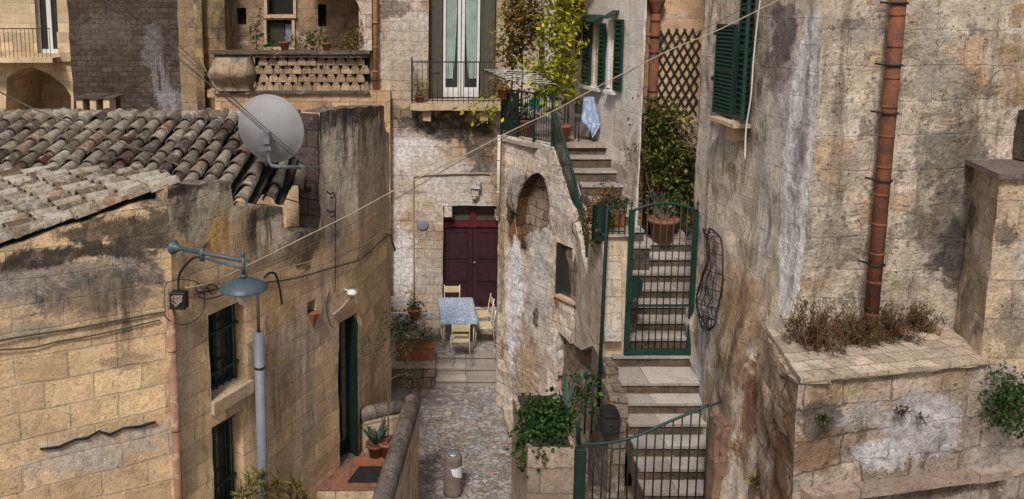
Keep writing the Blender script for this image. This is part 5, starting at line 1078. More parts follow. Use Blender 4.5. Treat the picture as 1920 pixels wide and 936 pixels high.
for k in range(1, n - 1):
    for f0, f1 in (((0, .6),) if k % 3 == 0 else ((.4, 1),) if k % 3 == 1 else ()):
        a, c = lp[k].lerp(rp[k], f0), lp[min(n - 1, k + 2)].lerp(rp[min(n - 1, k + 2)], f1); m_ = (a + c) / 2 + RR.n * .09
        b.tube([a, m_, c], .006, 4)
    if k % 4 == 0:
        a, c = lp[k], rp[k]; b.tube([a, (a + c) / 2 + RR.n * .12, c], .007, 4)
for (x, y) in ((1325, 545), (1333, 560), (1338, 585), (1322, 600), (1330, 605)):
    c = wallR(x, y, .16); b.tube([c + Vector((0, math.cos(a) * .07, math.sin(a) * .07)) for a in [k * .6 for k in range(12)]], .007, 4)
b.build('lattice', M['iron'], t)
# ------------------------------------------------------------------ pipes
x, y = 5.13, 8.42; z0, z1 = 4.42, 9.6; zz = lambda py: (aY(1650, py, 8.42)).z
J = [28, 87, 146, 200, 255, 313, 365, 420, 475, 528, 588]; St = [6, 122, 212, 338, 495]; fz = lambda py: (zz(py) - z0) / (z1 - z0)
rainpipe('drainpipe', 'thick terracotta drainpipe tied with black straps on the right front wall', [Vector((x, y, z0)), Vector((x, y, z1))], .074, M['pipe'], [fz(j) for j in J], [fz(s_) for s_ in St], joint_r=1.05)
p = TR.W(1222, 200, .14); fun = ([(.07, -.02), (.075, .05), (.15, .2), (.16, .26), (.13, .27), (.0, .27)], (p.x, p.y, TR.px(1230, 26)[1]), 14)
rainpipe('drainpipe', 'terracotta drainpipe with funnel head beside the green trellis', [Vector((p.x, p.y, zl)), Vector((p.x, p.y, fun[1][2]))], .085, M['pipe'], [.2, .5, .66, .83, .97], [.62, .9], funnel=fun)
p = WH.W(1084, 80, .16); za = WH.px(1084, 25)[1]; zb2 = WH.px(1086, 110)[1]
rainpipe('drainpipe', 'thin clay drainpipe with small funnel head left of the green shutters', [Vector((p.x, p.y, zb2)), Vector((p.x, p.y, za))], .06, M['pipe'], [.3, .6], [], funnel=([(.05, -.02), (.06, .03), (.14, .2), (.15, .25), (0, .25)], (p.x, p.y, za), 12))
b = PKp = None
pc = L1.P(L1.L - .04, 0, .05); zt3 = aY(330, 580, pc.y).z
rainpipe('drainpipe', 'flat faded terracotta drainpipe under the black junction box', [Vector((pc.x, pc.y, -.1)), Vector((pc.x, pc.y, zt3))], .05, M['fadedpipe'], [.3, .5, .7, .9], [], joint_r=1.08)
pg = L2.W(487, 700, .13); zt4 = L2.px(487, 622, .13)[1]
gp = rainpipe('drainpipe', 'smooth grey plastic drainpipe open at the top beside the barred windows', [Vector((pg.x, pg.y, -.1)), Vector((pg.x, pg.y, zt4))], .068, M['greypipe'], [], [])
b = MB(); zz2 = L2.px(487, 688, .13)[1]; b.tube([Vector((pg.x, pg.y, zz2 - .015)), Vector((pg.x, pg.y, zz2 + .015))], .074, 12); b.build('clamp', M['iron'], gp)
b = MB(); b.bar(Vector((pg.x, pg.y, zt4 - .2)), Vector((pg.x, pg.y, L2.px(485, 535, .13)[1])), .022, 6); b.build('inner_cable', M['cabledk'], gp)
# ------------------------------------------------------------------ satellite dish
DY = 10.2; dc = aY(498, 249, DY); rd = 66 / F * (dc - C0).dot(FW)
ax = (Vector((.25, .93, .16))).normalized()
t = thing('satellite_dish', 'round grey satellite dish seen from behind above the tiled roof', 'satellite dish', (dc.x, dc.y, dc.z - .5))
prof = [(0, 0)] + [(rd * k / 10, .16 * (k / 10) ** 2) for k in range(1, 11)] + [(rd + .012, .162), (rd + .012, .185), (rd - .01, .185)] + [(rd * k / 10, .16 * (k / 10) ** 2 + .012) for k in range(9, -1, -1)]
b = MB(); b.lathe([(max(r, .0005), z) for r, z in prof], dc, 48, axis=ax); b.build('reflector', M['dish'], t)
mt = aY(505, 312, DY - .12); mt2 = aY(498, 262, DY - .12)
b = MB(); b.tube([mt2, mt + Vector((0, 0, .06)), mt + Vector((.03, 0, .01)), mt + Vector((.08, 0, 0)), aY(562, 314, DY + .05)], .024, 8); b.tube([aY(562, 314, DY + .05), L2.W(600, 312, .0)], .02, 8); b.build('mast', M['galv'], t)
b = MB(); fz_ = Fr((mt2.x - .1, DY - .16), (mt2.x + .1, DY - .16)); 
b.box(.04, .16, -.05, .03, mt2.z - .05, mt2.z + .12, fr=fz_, bev=.005); b.box(.025, .175, -.06, .035, mt2.z - .13, mt2.z - .08, fr=fz_); b.box(.05, .15, -.14, -.05, mt2.z, mt2.z + .08, fr=fz_)
b.build('clamp_bracket', M['galv'], t)
# ------------------------------------------------------------------ wall lamp
plt = L2.W(326, 464, .02); plt = aY(326, 464, 8.78)
t = thing('wall_lamp', 'blue grey wall lamp with wide enamel shade on a long bracket', 'wall lamp', plt - Vector((0, 0, .7)))
tip = aY(456, 489, 8.25); d = (tip - plt)
b = MB(); b.lathe([(.0, 0), (.08, .0), (.085, .02), (.06, .045), (.035, .1), (.03, .12)], plt - d.normalized() * .02, 16, axis=d); b.build('wall_plate', M['lamp'], t)
b = MB(); b.tube([plt, tip], .024, 10); b.tube([plt.lerp(tip, .42) - Vector((0, 0, .055)), tip - Vector((0, 0, .09))], .014, 8); m_ = plt.lerp(tip, .42); b.tube([m_ + Vector((0, 0, .05)), m_ - Vector((0, 0, .09))], .03, 8); b.build('arm', M['lamp'], t)
bx = aY(335, 545, 8.8); b = MB(); b.tube(cr([m_ - Vector((0, 0, .06)), m_ + Vector((-.12, .05, -.08)), bx + Vector((.02, 0, .2)), bx + Vector((0, 0, -.02))], 5), .014, 6); b.build('feed_cable', M['black'], t)
b = MB(); b.lathe([(0, .07), (.02, .065), (.03, .04), (.02, .015), (.015, 0)], tip + Vector((0, 0, .03)), 12); b.tube([tip + Vector((0, 0, .04)), tip - Vector((0, 0, .17))], .022, 8); b.tube([tip - Vector((.04, 0, 0)), tip + Vector((.07, 0, 0))], .012, 6); b.tube([tip - Vector((0, 0, .15)), tip - Vector((0, 0, .19))], .036, 10); b.build('finial_stem', M['lamp'], t)
sc = tip - Vector((0, 0, .19)); rs = .26
b = MB(); b.lathe([(.03, 0), (.08, -.012), (.17, -.045), (rs, -.105), (rs, -.115), (.17, -.06), (.07, -.03), (0.001, -.03)], sc, 40); b.build('shade', M['lamp'], t)
b = MB(); b.lathe([(.085, -.07), (.088, -.16), (.08, -.24), (.055, -.29), (.02, -.31), (.001, -.312)], sc, 24); b.build('globe', M['globe'], t)
# junction box, cables and hooks
b = MB(L2); jb = aY(335, 561, 8.72); jf = Fr((jb.x - .1, 8.70), (jb.x + .1, 8.68)); t = thing('junction_box', 'open black junction box with tangled wires at the left house corner', 'junction box', jb)
b = MB(jf); b.box(.005, .19, -.1, .02, jb.z - .11, jb.z + .09, bev=.008); b.build('box', M['black'], t)
b = MB(jf); rj = random.Random(2)
for k in range(5): b.tube(cr([jf.P(rj.uniform(.03, .17), jb.z + rj.uniform(-.08, .07), .03 + rj.random() * .02) for _ in range(4)], 4), .005, 4)
b.build('wires', M['cable'], t)
def cable(label, pts, r=.009, mat='cable', sm_=5, group=None, name='cable'):
    b = MB(); b.tube(cr(pts, sm_), r, 5); return b.build(name, M[mat], tag=(label, 'cable', group))
def span(pts, y0, y1):
    n = len(pts) - 1; return [aY(x, y, y0 + (y1 - y0) * (i / n)) for i, (x, y) in enumerate(pts)]
cable('long pale cable crossing the alley from the right wall to the left house', span([(1475, -8), (1350, 55), (1250, 97), (1130, 158), (1040, 207), (950, 250), (860, 297), (760, 346), (660, 400), (560, 450), (470, 495), (395, 530), (345, 540)], 9.2, 8.9), .0072)
cable('second thin cable just under the long pale cable', span([(1400, 12), (1330, 50), (1250, 86), (1180, 135), (1060, 202), (940, 262), (840, 315), (740, 375), (650, 425), (560, 470), (480, 500)], 9.9, 9.6), .0045, 'cabledk')
cable('slack ochre cable sagging across the tiled roof', span([(-20, 162), (60, 203), (160, 240), (260, 280), (330, 308), (430, 342), (520, 368), (640, 405), (700, 428), (732, 440)], 8.5, 13.2), .0095)
for k, (a, c, e) in enumerate((((190, -5), (330, 108), (452, 205)), ((200, -5), (340, 112), (456, 212)), ((218, -5), (360, 118), (455, 202)), ((240, -5), (380, 128), (460, 206)))):
    cable('one of four parallel overhead cables slanting in front of the dark tower', span([a, c, e, (e[0] + 70, e[1] + 62), (600, 330)], 10.6, 8.6), .0055, 'cabledk', group='parallel cables before the dark tower')
cable('thin wire dropping from the dark tower to the parallel cables', span([(365, 78), (385, 130), (410, 172)], 16, 13), .006)
def wc(fr, pts, o=.03): return [fr.W(x, y, o) for x, y in pts]
cable('upper cable clipped along the grey band of the left house wall', wc(L1, [(-20, 642), (60, 628), (140, 616), (220, 601), (290, 588), (310, 585)]), .011, 'cabledk')
cable('lower cable clipped along the left house wall', wc(L1, [(-20, 657), (60, 652), (110, 640), (170, 630), (250, 612), (300, 600)]), .009, 'cabledk')
cable('dark cable looping round the junction box', [aY(310, 585, 8.66)] + wc(L1, [(309, 540), (320, 528)], .04) + wc(L2, [(345, 524), (372, 532), (383, 560), (378, 590), (350, 608), (325, 605), (305, 590)], .05), .006, 'cabledk')
cable('cable bundle running under the eaves of the left house towards its far corner', wc(L2, [(365, 552), (395, 545), (440, 536), (500, 530), (560, 520), (620, 503), (672, 488)]) + wc(L3, [(690, 475), (712, 455), (730, 440)]), .011, 'cabledk')
cable('second strand of the cable bundle under the eaves', wc(L2, [(372, 545), (400, 540), (470, 524), (540, 502), (600, 485), (660, 468)], .05) + wc(L3, [(700, 448), (731, 428)], .05), .007)
cable('tangled cable coil beside the wall lamp shade', wc(L2, [(365, 535), (372, 548), (388, 540), (398, 552), (408, 540), (395, 533), (380, 545), (372, 556), (395, 560), (430, 548)], .06), .009, 'cabledk')
cable('vertical cable beside two iron hooks on the left house wall', wc(L2, [(630, 360), (629, 410), (629, 470), (629, 530), (627, 548)]), .009, 'cabledk')
cable('cable dropping down the left house wall towards the lantern', wc(L2, [(618, 545), (612, 570), (616, 600), (622, 612)]), .008, 'cabledk')
for lab, pts in (('bent black conduit sticking out beside the lamp shade', [(495, 522), (505, 512), (516, 514), (522, 530), (526, 550), (529, 570)]),):
    cable(lab, wc(L2, pts, .12), .016, 'black', name='conduit')
for lab, x, y in (('upper iron hook on the left house wall', 627, 357), ('lower iron hook on the left house wall', 628, 392)):
    b = MB(); b.tube(cr(wc(L2, [(x - 14, y + 2), (x - 8, y + 7), (x - 2, y + 4), (x, y + 12), (x - 8, y + 14)], .06), 4), .011, 5); b.build('wall_hook', M['iron'], tag=(lab, 'hook'))
b = MB(); b.tube(cr([L3.W(727, 438, .03), L3.W(733, 442, .1), L3.W(736, 455, .16), L3.W(741, 470, .18)], 4), .018, 6); b.build('conduit', M['black'], tag=('black cable end curling off the far corner of the left house', 'cable'))
cable('white cable running down beside the right shutters', [wallR(x, y, .12) for x, y in [(1427, -10), (1420, 40), (1413, 110), (1408, 180), (1399, 240), (1397, 300)]], .011, 'white')
# floodlight
fl = L2.W(660, 549, .14); t = thing('floodlight', 'small white round floodlight above the green door', 'floodlight', fl)
b = MB(); b.lathe([(0.001, .05), (.05, .045), (.085, .0), (.08, -.015), (.05, -.02), (0.001, -.02)], fl, 16); b.build('head', M['white'], t)
b = MB(); b.tube([fl, fl - L2.n * .13 + Vector((0, 0, .03))], .015, 6); b.build('bracket', M['white'], t)
b = MB(); b.tube(cr(wc(L2, [(625, 590), (640, 578), (650, 566), (664, 556)], .05), 4), .022, 6); b.build('conduit', M['cable'], tag=('ragged conduit slanting above the top of the green door', 'conduit'))
# mailbox
t = thing('mailbox', 'black round-topped letter box on the pier beside the lower stairs', 'letter box', (2.97, 10.6, 2.2)); mz = aY(1142, 812, 10.6).z; mx0, mx1 = aY(1127, 790, 10.6).x, aY(1160, 790, 10.6).x
MF = Fr((mx0, 10.66), (mx1, 10.66)); w_ = MF.L; hh = .40
pl = [(0, mz), (w_, mz), (w_, mz + hh * .72)] + [(w_ / 2 + w_ / 2 * math.cos(a), mz + hh * .72 + hh * .28 * math.sin(a)) for a in [math.pi * k / 8 for k in range(1, 8)]] + [(0, mz + hh * .72)]
b = MB(MF); b.fprism(pl, -.02, .12); b.build('body', M['black'], t)
b = MB(MF); b.box(.03, w_ - .03, .122, .132, mz + .03, mz + hh * .6); b.box(.05, w_ - .05, .122, .14, mz + hh * .68, mz + hh * .76); b.lathe([(.0, .02), (.02, .015), (.024, 0)], MF.P(w_ / 2, mz + hh * .4, .13), 8, axis=MF.n); b.build('door_flap', M['iron'], t)
# rusty sign on the arch wall
sf = A1; u0, v1 = sf.px(974, 727, .05); u1, v0 = sf.px(992, 790, .05); b = MB(sf); t = thing('sign_plate', 'small rusty orange plate in a pale frame on the arch wall', 'plate', sf.P(u0, v0, .05))
b.box(u0, u1, .05, .065, v0 + .12, v1 - .1); b.build('plate', M['rust'], t); b = MB(sf)
for q in ((u0 - .02, u0, v0 + .1, v1 - .06), (u1, u1 + .02, v0 + .1, v1 - .06), (u0, u1, v1 - .098, v1 - .07), (u0, u1, v0 + .09, v0 + .118)): b.box(q[0], q[1], .045, .075, q[2], q[3])
b.build('frame', M['greypipe'], t)
# ------------------------------------------------------------------ furniture and plants
def chair_proto():
    t = thing('chair', 'x', 'chair', (0, 0, 0)); wq, dq, h = .19, .19, .45
    b = MB(); b.box(-wq, wq, -dq, dq, h - .02, h, bev=.006); b.build('seat', M['chairwood'], t)
    b = MB(); b.box(-wq + .01, wq - .01, -dq - .06, -dq - .04, .68, .84, bev=.006); b.build('backrest', M['chairwood'], t)
    b = MB()
    for s_ in (-1, 1): b.tube([(s_ * wq, dq + .0, h - .03), (s_ * wq, -dq + .0, h - .03)], .012, 6)
    for s_ in (-1, 1): b.tube([(-wq, s_ * dq, h - .032), (wq, s_ * dq, h - .032)], .012, 6)
    b.build('seat_frame', M['cream'], t)
    for s_ in (-1, 1):
        b = MB(); b.tube([(s_ * wq, -dq, h - .03), (s_ * (wq + .03), -dq - .03, 0)], .013, 6); b.build('leg', M['cream'], t)
        b = MB(); b.tube([(s_ * (wq + .03), dq + .06, 0), (s_ * wq, dq, h), (s_ * wq, dq + .03, .66), (s_ * wq, dq + .07, .87)], .013, 6); b.build('leg', M['cream'], t)
    return t
ch0 = chair_proto(); PZ = .53
# local frame: box() in WORLD maps o -> -y, so the chair's back is at +y
rows = [((1.22, 16.98), 180, 'front yellow chair with its back to the steps, before the patio table'), ((1.17, 18.98), 0, 'far yellow chair between the patio table and the maroon door'),
        ((1.82, 17.72), -90, 'nearer yellow chair on the right side of the patio table'), ((1.84, 18.42), -84, 'farther yellow chair on the right side of the patio table'), ((.62, 17.75), 96, 'yellow chair on the left side of the patio table')]
for i, ((x, y), a, lab) in enumerate(rows):
    c = ch0 if i == 0 else copy_tree(ch0)
    c.location = (x, y, PZ); c.rotation_euler = (0, 0, R(a)); c['label'] = lab; c['group'] = 'yellow chairs round the patio table'
t = thing('patio_table', 'patio table standing under a patterned blue cloth', 'table', (1.22, 18.0, PZ))
b = MB(); b.box(.84, 1.60, -18.66, -17.34, PZ + .70, PZ + .735); b.build('tabletop', M['chairwood'], t)
for sx in (.88, 1.56):
    for sy in (17.4, 18.6): b = MB(); b.tube([(sx, sy, PZ), (sx, sy, PZ + .70)], .016, 6); b.build('leg', M['cream'], t)
b = MB(); x0, x1, y0, y1, zc_ = .80, 1.64, 17.28, 18.72, PZ + .742; n = 24; vs = []
for j in range(n + 1):
    for i in range(n + 1):
        fx, fy = i / n * 1.24 - .12, j / n * 1.16 - .08
        cx_, cy_ = min(1, max(0, fx)), min(1, max(0, fy)); dr_ = (max(0, -fx, fx - 1)) * (x1 - x0) + (max(0, -fy, fy - 1)) * (y1 - y0)
        vs.append(Vector((x0 + (x1 - x0) * cx_ + .10 * (fx - cx_) + .012 * math.sin(fy * 40) * (dr_ > 0), y0 + (y1 - y0) * cy_ + .1 * (fy - cy_) + .012 * math.sin(fx * 30) * (dr_ > 0), zc_ - dr_ * .95 + .004 * noise.noise(Vector((i * .4, j * .4, 0))))))
b.add(vs, [(j * (n + 1) + i, j * (n + 1) + i + 1, (j + 1) * (n + 1) + i + 1, (j + 1) * (n + 1) + i) for j in range(n) for i in range(n)], smooth=True)
b.build('tablecloth', M['tablecloth'], tag=('blue and white patterned tablecloth draped over the patio table', 'tablecloth'))
# white folding chair by the left house corner
t = thing('folding_chair', 'white slatted folding chair by the corner of the left house', 'chair', (-.2, 18.2, PZ))
b = MB()
for k in range(4): b.box(-.42, .02, -18.45 + k * .1, -18.38 + k * .1, PZ + .44, PZ + .46)
b.build('seat', M['white'], t); b = MB()
for k in range(3): b.box(-.42, .02, -18.52, -18.50, PZ + .58 + k * .1, PZ + .64 + k * .1)
b.build('backrest', M['white'], t)
for x in (-.42, .02):
    b = MB(); b.tube([(x, 18.05, PZ), (x, 18.5, PZ + .85)], .014, 6); b.build('leg', M['white'], t)
    b = MB(); b.tube([(x, 18.5, PZ), (x, 18.1, PZ + .46)], .014, 6); b.build('leg', M['white'], t)
# bollard
bp = aZ(849, 926, 0); t = thing('bollard', 'stubby stone grey bollard with a metal ring cap in the alley', 'bollard', bp)
b = MB(); b.lathe([(.16, -.02), (.156, .1), (.152, .66), (.147, .715), (.128, .745), (.001, .75)], bp, 28); b.build('shaft', M['bolrd'], t)
b = MB(); b.lathe([(.12, .745), (.115, .765), (.05, .775), (.001, .775)], bp, 18); b.tube([bp + Vector((math.cos(a) * .03, 0, .80 + math.sin(a) * .035)) for a in [k * math.pi / 5 for k in range(11)]], .009, 5); b.build('ring_cap', M['galv'], t)
b = MB(); vs = []; 
for j in range(5):
    for i in range(9):
        an = R(-115 + i * 13 + j * 5); r = .160 + .004 * math.sin(i * 2 + j); z = .56 - j * .05 - (i - 4) * .016 * (1 if j else -.3); vs.append(bp + Vector((math.cos(an) * r, math.sin(an) * r, z)))
b.add(vs, [(j * 9 + i, j * 9 + i + 1, (j + 1) * 9 + i + 1, (j + 1) * 9 + i) for j in range(4) for i in range(8)], smooth=True); b.build('paper_wrap', M['paper'], tag=('crumpled white paper taped round the bollard', 'paper'))
# pots and plants
def pot_mb(c, r, h, seg=18, rim=.02):
    b = MB(); b.lathe([(r * .68, 0), (r * .92, h * .82), (r * .95, h * .83), (r + rim, h * .84), (r + rim, h), (r * .88, h), (r * .84, h * .9), (.001, h * .88)], c, seg); return b
def potted(label, c, r, h, fol, mat, name='potted_plant', pmat='terra', cat='potted plant', group=None, stems=3):
    c = Vector(c); t = thing(name, label, cat, c, group); pot_mb(c, r, h).build('pot', M[pmat], t)
    top = c + Vector((0, 0, h))
    if stems:
        b = MB(); rg = random.Random(int(abs(c.x * 991)))
        for k in range(stems): e = top + Vector((rg.uniform(-1, 1) * fol[0][0][1][0] * .5, rg.uniform(-1, 1) * .05, fol[0][0][0][2] * rg.uniform(.7, 1.2))); b.tube([top - Vector((0, 0, .05)), top.lerp(e, .5) + Vector((rg.uniform(-.03, .03), 0, 0)), e], [.012, .009, .004], 5)
        b.build('stems', M['bark'], t)
    b = MB()
    for (dc_, rad), n, s_ in fol: b.foliage(top + Vector(dc_), rad, n, s_)
    b.build('foliage', M[mat], t); return t
# tall climber beside the gate
t = thing('climbing_shrub', 'tall dense variegated shrub in a big terracotta pot behind the arched gate', 'shrub', (4.1, 13.9, zl))
pc = aY(1241, 458, 13.75); pc.z = zl + .01; pot_mb(pc, .25, .42, 24, .03).build('pot', M['terra'], t)
b = MB()
for k in range(6): e = aY(1200 + k * 18, 230 + (k % 3) * 30, 14.0); b.tube(cr([pc + Vector((0, 0, .3)), pc.lerp(e, .5) + Vector((random.uniform(-.1, .1), 0, 0)), e], 4), .012, 5)
b.build('stems', M['bark'], t)
b = MB(); px_m = (pc - C0).dot(FW) / F
for (x, y, rx, ry, n) in ((1250, 235, 52, 38, 900), (1255, 290, 50, 45, 1100), (1268, 350, 42, 45, 1000), (1230, 330, 18, 40, 200), (1290, 300, 22, 60, 420), (1240, 215, 40, 22, 350), (1285, 400, 18, 30, 120), (1208, 250, 14, 18, 90)):
    c = aY(x, y, 13.95); b.foliage(c, (rx * px_m, .28, ry * px_m), int(n * .8), .078, shell=.6)
rr_ = random.Random(21)
for k in range(26): c = aY(rr_.uniform(1192, 1312), rr_.uniform(185, 430), 13.75); b.foliage(c, (.07, .1, .16), 18, .06)
for k in range(9): c = aY(1200 - k * 3.5, 235 + k * 8, 13.9); b.foliage(c, (.05, .05, .05), 10, .05)
b.build('foliage', M['lf_shr'], t)
# trellis
t = thing('trellis', 'dark green expanding wooden trellis on the ochre wall', 'trellis', TR.W(1265, 205, .03)); b = MB(TR)
tu0, tu1 = TR.px(1234, 120)[0], TR.px(1309, 120)[0]; tz0, tz1 = TR.px(1270, 215)[1], TR.px(1270, 54)[1]; W_, Hh_ = tu1 - tu0, tz1 - tz0; nd = 5; sl = 1.75; sx = W_ / nd
for sgn, oo in ((1, .03), (-1, .045)):
    for k in range(-9, 16):
        ua_ = tu0 + k * sx; pts = []
        for q in range(41):
            v = tz0 + Hh_ * q / 40; u = ua_ + sgn * (v - tz0) / sl
            if tu0 - .02 <= u <= tu1 + .02: pts.append((u, v))
        if len(pts) > 2: b.add([TR.P(pts[0][0] - .014, pts[0][1], oo), TR.P(pts[0][0] + .014, pts[0][1], oo), TR.P(pts[-1][0] + .014, pts[-1][1], oo), TR.P(pts[-1][0] - .014, pts[-1][1], oo), TR.P(pts[0][0] - .014, pts[0][1], oo + .014), TR.P(pts[0][0] + .014, pts[0][1], oo + .014), TR.P(pts[-1][0] + .014, pts[-1][1], oo + .014), TR.P(pts[-1][0] - .014, pts[-1][1], oo + .014)], [(4, 5, 6, 7), (0, 1, 2, 3), (0, 4, 7, 3), (1, 5, 6, 2)])
b.build('lattice', M['dkgreen'], t)
# ivy
t = thing('ivy', 'bright green ivy spilling over the block planter', 'ivy', (2.0, 10.4, 2.45)); b = MB()
for (c, rad, n) in (((1.95, 10.55, 2.54), (.32, .5, .13), 1500), ((2.2, 10.6, 2.58), (.16, .3, .16), 350), ((1.72, 10.15, 2.50), (.14, .1, .06), 200), ((1.60, 10.2, 2.40), (.04, .2, .08), 110), ((2.0, 10.03, 2.49), (.24, .05, .03), 150), ((1.82, 9.88, 2.38), (.04, .03, .07), 30), ((1.60, 9.95, 2.22), (.03, .04, .12), 30), ((2.58, 10.95, 2.75), (.2, .2, .25), 260)): b.foliage(c, rad, n, .058, asp=.85, droop=.6)
b.build('leaves', M['lf_ivy'], t)
b = MB(); rg = random.Random(8)
for k in range(7): a = rg.uniform(0, 6.28); p = Vector((2.25, 10.6, 2.6)); b.leaf(p, Vector((math.cos(a) * .5, math.sin(a) * .5, 1)), Vector((0, 0, 1)), rg.uniform(.35, .6), .05)
b.build('blades', M['lf_agave'], t)
# flower pots on the pillar top
px_p = 12.2 / F
t = thing('trough_planter', 'terracotta trough with pink flowered trailing plant on the gate pillar', 'planter', (3.2, 12.0, 4.87))
b = MB(); b.box(3.1, 3.4, -12.3, -12.05, 4.875, 5.13, bev=.01); b.box(3.09, 3.41, -12.31, -12.04, 5.132, 5.16); b.build('trough', M['terra'], t)
b = MB(); b.foliage((3.18, 12.1, 5.3), (.26, .2, .15), 520, .06); b.foliage((3.32, 12.2, 5.2), (.15, .14, .1), 150, .05); b.build('foliage', M['lf_red'], t)
b = MB(); b.foliage((3.1, 12.0, 5.42), (.1, .06, .04), 14, .035, clump=3); b.build('flowers', M['lf_pink'], t)
t = thing('hanging_plant', 'bushy trailing olive and red plant hanging left of the beige pillar', 'plant', (2.98, 12.4, 4.7)); b = MB()
b.foliage((2.98, 12.0, 5.02), (.22, .2, .26), 1100, .055, asp=.45, droop=.7); b.foliage((2.94, 12.0, 4.76), (.15, .12, .14), 320, .05, asp=.4, droop=1); b.build('foliage', M['lf_red'], t)
# terrace pots and vines
potted('terracotta pot with leafy plant on the terrace behind the railing', (2.38, 15.75, zt_), .2, .36, [(((0, 0, .2), (.25, .2, .22)), 260, .07)], 'lf_dk')
potted('terracotta pot at the top corner of the stairs beside the white wall', (3.02, 15.15, zt_), .17, .34, [(((0, 0, .05), (.1, .1, .07)), 30, .05)], 'lf_dk', pmat='terra', stems=0)
potted('red hanging pot of trailing geraniums at the left end of the terrace railing', (1.93, 15.72, zt_ + .78), .12, .2, [(((-.05, 0, .08), (.22, .16, .16)), 320, .055), (((-.1, 0, -.1), (.12, .1, .14)), 90, .05)], 'lf_aut', stems=0)
b = MB(); vc = aY(1002, 195, 15.4); b.lathe([(.001, -.05), (.09, -.02), (.12, .08), (.115, .08), (.08, .0), (.001, -.02)], vc, 16, axis=(0, -1, .3)); b.build('plastic_bowl', paint('teal_plastic', (.01, .28, .2), .4), tag=('teal plastic bowl hanging on the terrace railing', 'bowl'))
def vine(label, poles, blobs, mat, name, size):
    base_ = aY(poles[0][0], poles[0][2], poles[0][3]); t = thing(name, label, 'vine', (base_.x, base_.y, zt_)); b = MB()
    for (x, yt, yb, Y) in poles: b.tube(cr([aY(x, yb, Y), aY(x + 2, (yt + yb) / 2, Y) + Vector((.02, 0, 0)), aY(x, yt, Y)], 3), .018, 6)
    b.build('stems', M['bark'], t); b = MB()
    for (x, y, rx, ry, n, Y) in blobs: n = int(n * 1.1); c = aY(x, y, Y); k = (c - C0).dot(FW) / F; b.foliage(c, (rx * k, .3, ry * k), n, size)
    b.build('foliage', M[mat], t)
vine('browning vine climbing tall poles at the left of the terrace', [(957, -60, 250, 16.2), (976, -60, 245, 16.4)], [(975, 25, 32, 40, 750, 16.3), (965, 85, 26, 45, 500, 16.3), (1000, 60, 18, 50, 260, 16.4), (985, -30, 34, 30, 350, 16.3), (965, 125, 20, 15, 130, 16.2), (962, 165, 14, 20, 90, 16)], 'lf_aut', 'grape_vine', .10)
vine('bright yellow green vine climbing beside the white house', [(1058, -60, 240, 15.6), (1064, -60, 245, 15.8)], [(1060, 20, 16, 38, 480, 15.7), (1050, 72, 18, 26, 330, 15.6), (1056, 120, 16, 20, 280, 15.6), (1060, -30, 34, 30, 350, 15.7), (1040, 150, 26, 12, 190, 15.4), (1018, 128, 30, 6, 110, 15.4), (1025, 175, 18, 18, 180, 15.3), (1060, 170, 14, 16, 110, 15.5), (905, 203, 26, 6, 70, 15.6), (1038, 60, 16, 20, 150, 15.7)], 'lf_yel', 'climbing_vine', .115)
t = thing('drying_rack', 'white wire clothes rack sticking out over the terrace railing', 'clothes rack', (2.5, 15.4, 6.9)); b = MB()
ra = [aY(905, 131, 15.2), aY(1000, 134, 15.2)], [aY(948, 149, 14.9), aY(1045, 158, 14.9)]
for k in range(6): f = k / 5; b.bar(ra[0][0].lerp(ra[1][0], f), ra[0][1].lerp(ra[1][1], f), .0045, 4)
b.build('wires', M['white'], t); b = MB(); b.bar(ra[0][0], ra[1][0], .013, 6); b.build('side_rod', M['iron'], t); b = MB(); b.bar(ra[0][1], ra[1][1], .013, 6); b.build('side_rod', M['iron'], t)
# blue cloth on a chair at the top of the stairs
t = thing('small_chair', 'dark small chair under the blue cloth at the head of the stairs', 'chair', (3.35, 15.3, zt_)); cc = aY(1097, 245, 15.3)
b = MB(); b.box(cc.x - .17, cc.x + .17, -15.5, -15.15, zt_ + .40, zt_ + .43); b.build('seat', M['darkwood'], t); b = MB(); b.box(cc.x - .17, cc.x + .17, -15.52, -15.50, zt_ + .5, zt_ + .8); b.build('backrest', M['darkwood'], t)
for sx in (-.15, .15):
    for sy in (15.17, 15.48): b = MB(); b.bar((cc.x + sx, sy, zt_), (cc.x + sx, sy, zt_ + .40), .014, 6); b.build('leg', M['darkwood'], t)
b = MB(); n = 12; vs = []
for j in range(n + 1):
    for i in range(n + 1):
        fx, fy = i / n - .5, j / n; wd = .17 + .20 * min(fy, .7) - .9 * max(0, fy - .7); z = zt_ + .87 - fy * (.70 + .16 * fx); yy = 15.14 - .03 * math.sin(i * 1.9 + j * .3) - .05 * fy
        vs.append(Vector((cc.x + .02 + fx * wd * 1.2 + .05 * fy, yy, z)))
b.add(vs, [(j * (n + 1) + i, j * (n + 1) + i + 1, (j + 1) * (n + 1) + i + 1, (j + 1) * (n + 1) + i) for j in range(n) for i in range(n)], smooth=True); b.build('blue_cloth', M['bluecloth'], tag=('rumpled pale blue cloth hung over the small chair', 'cloth'))
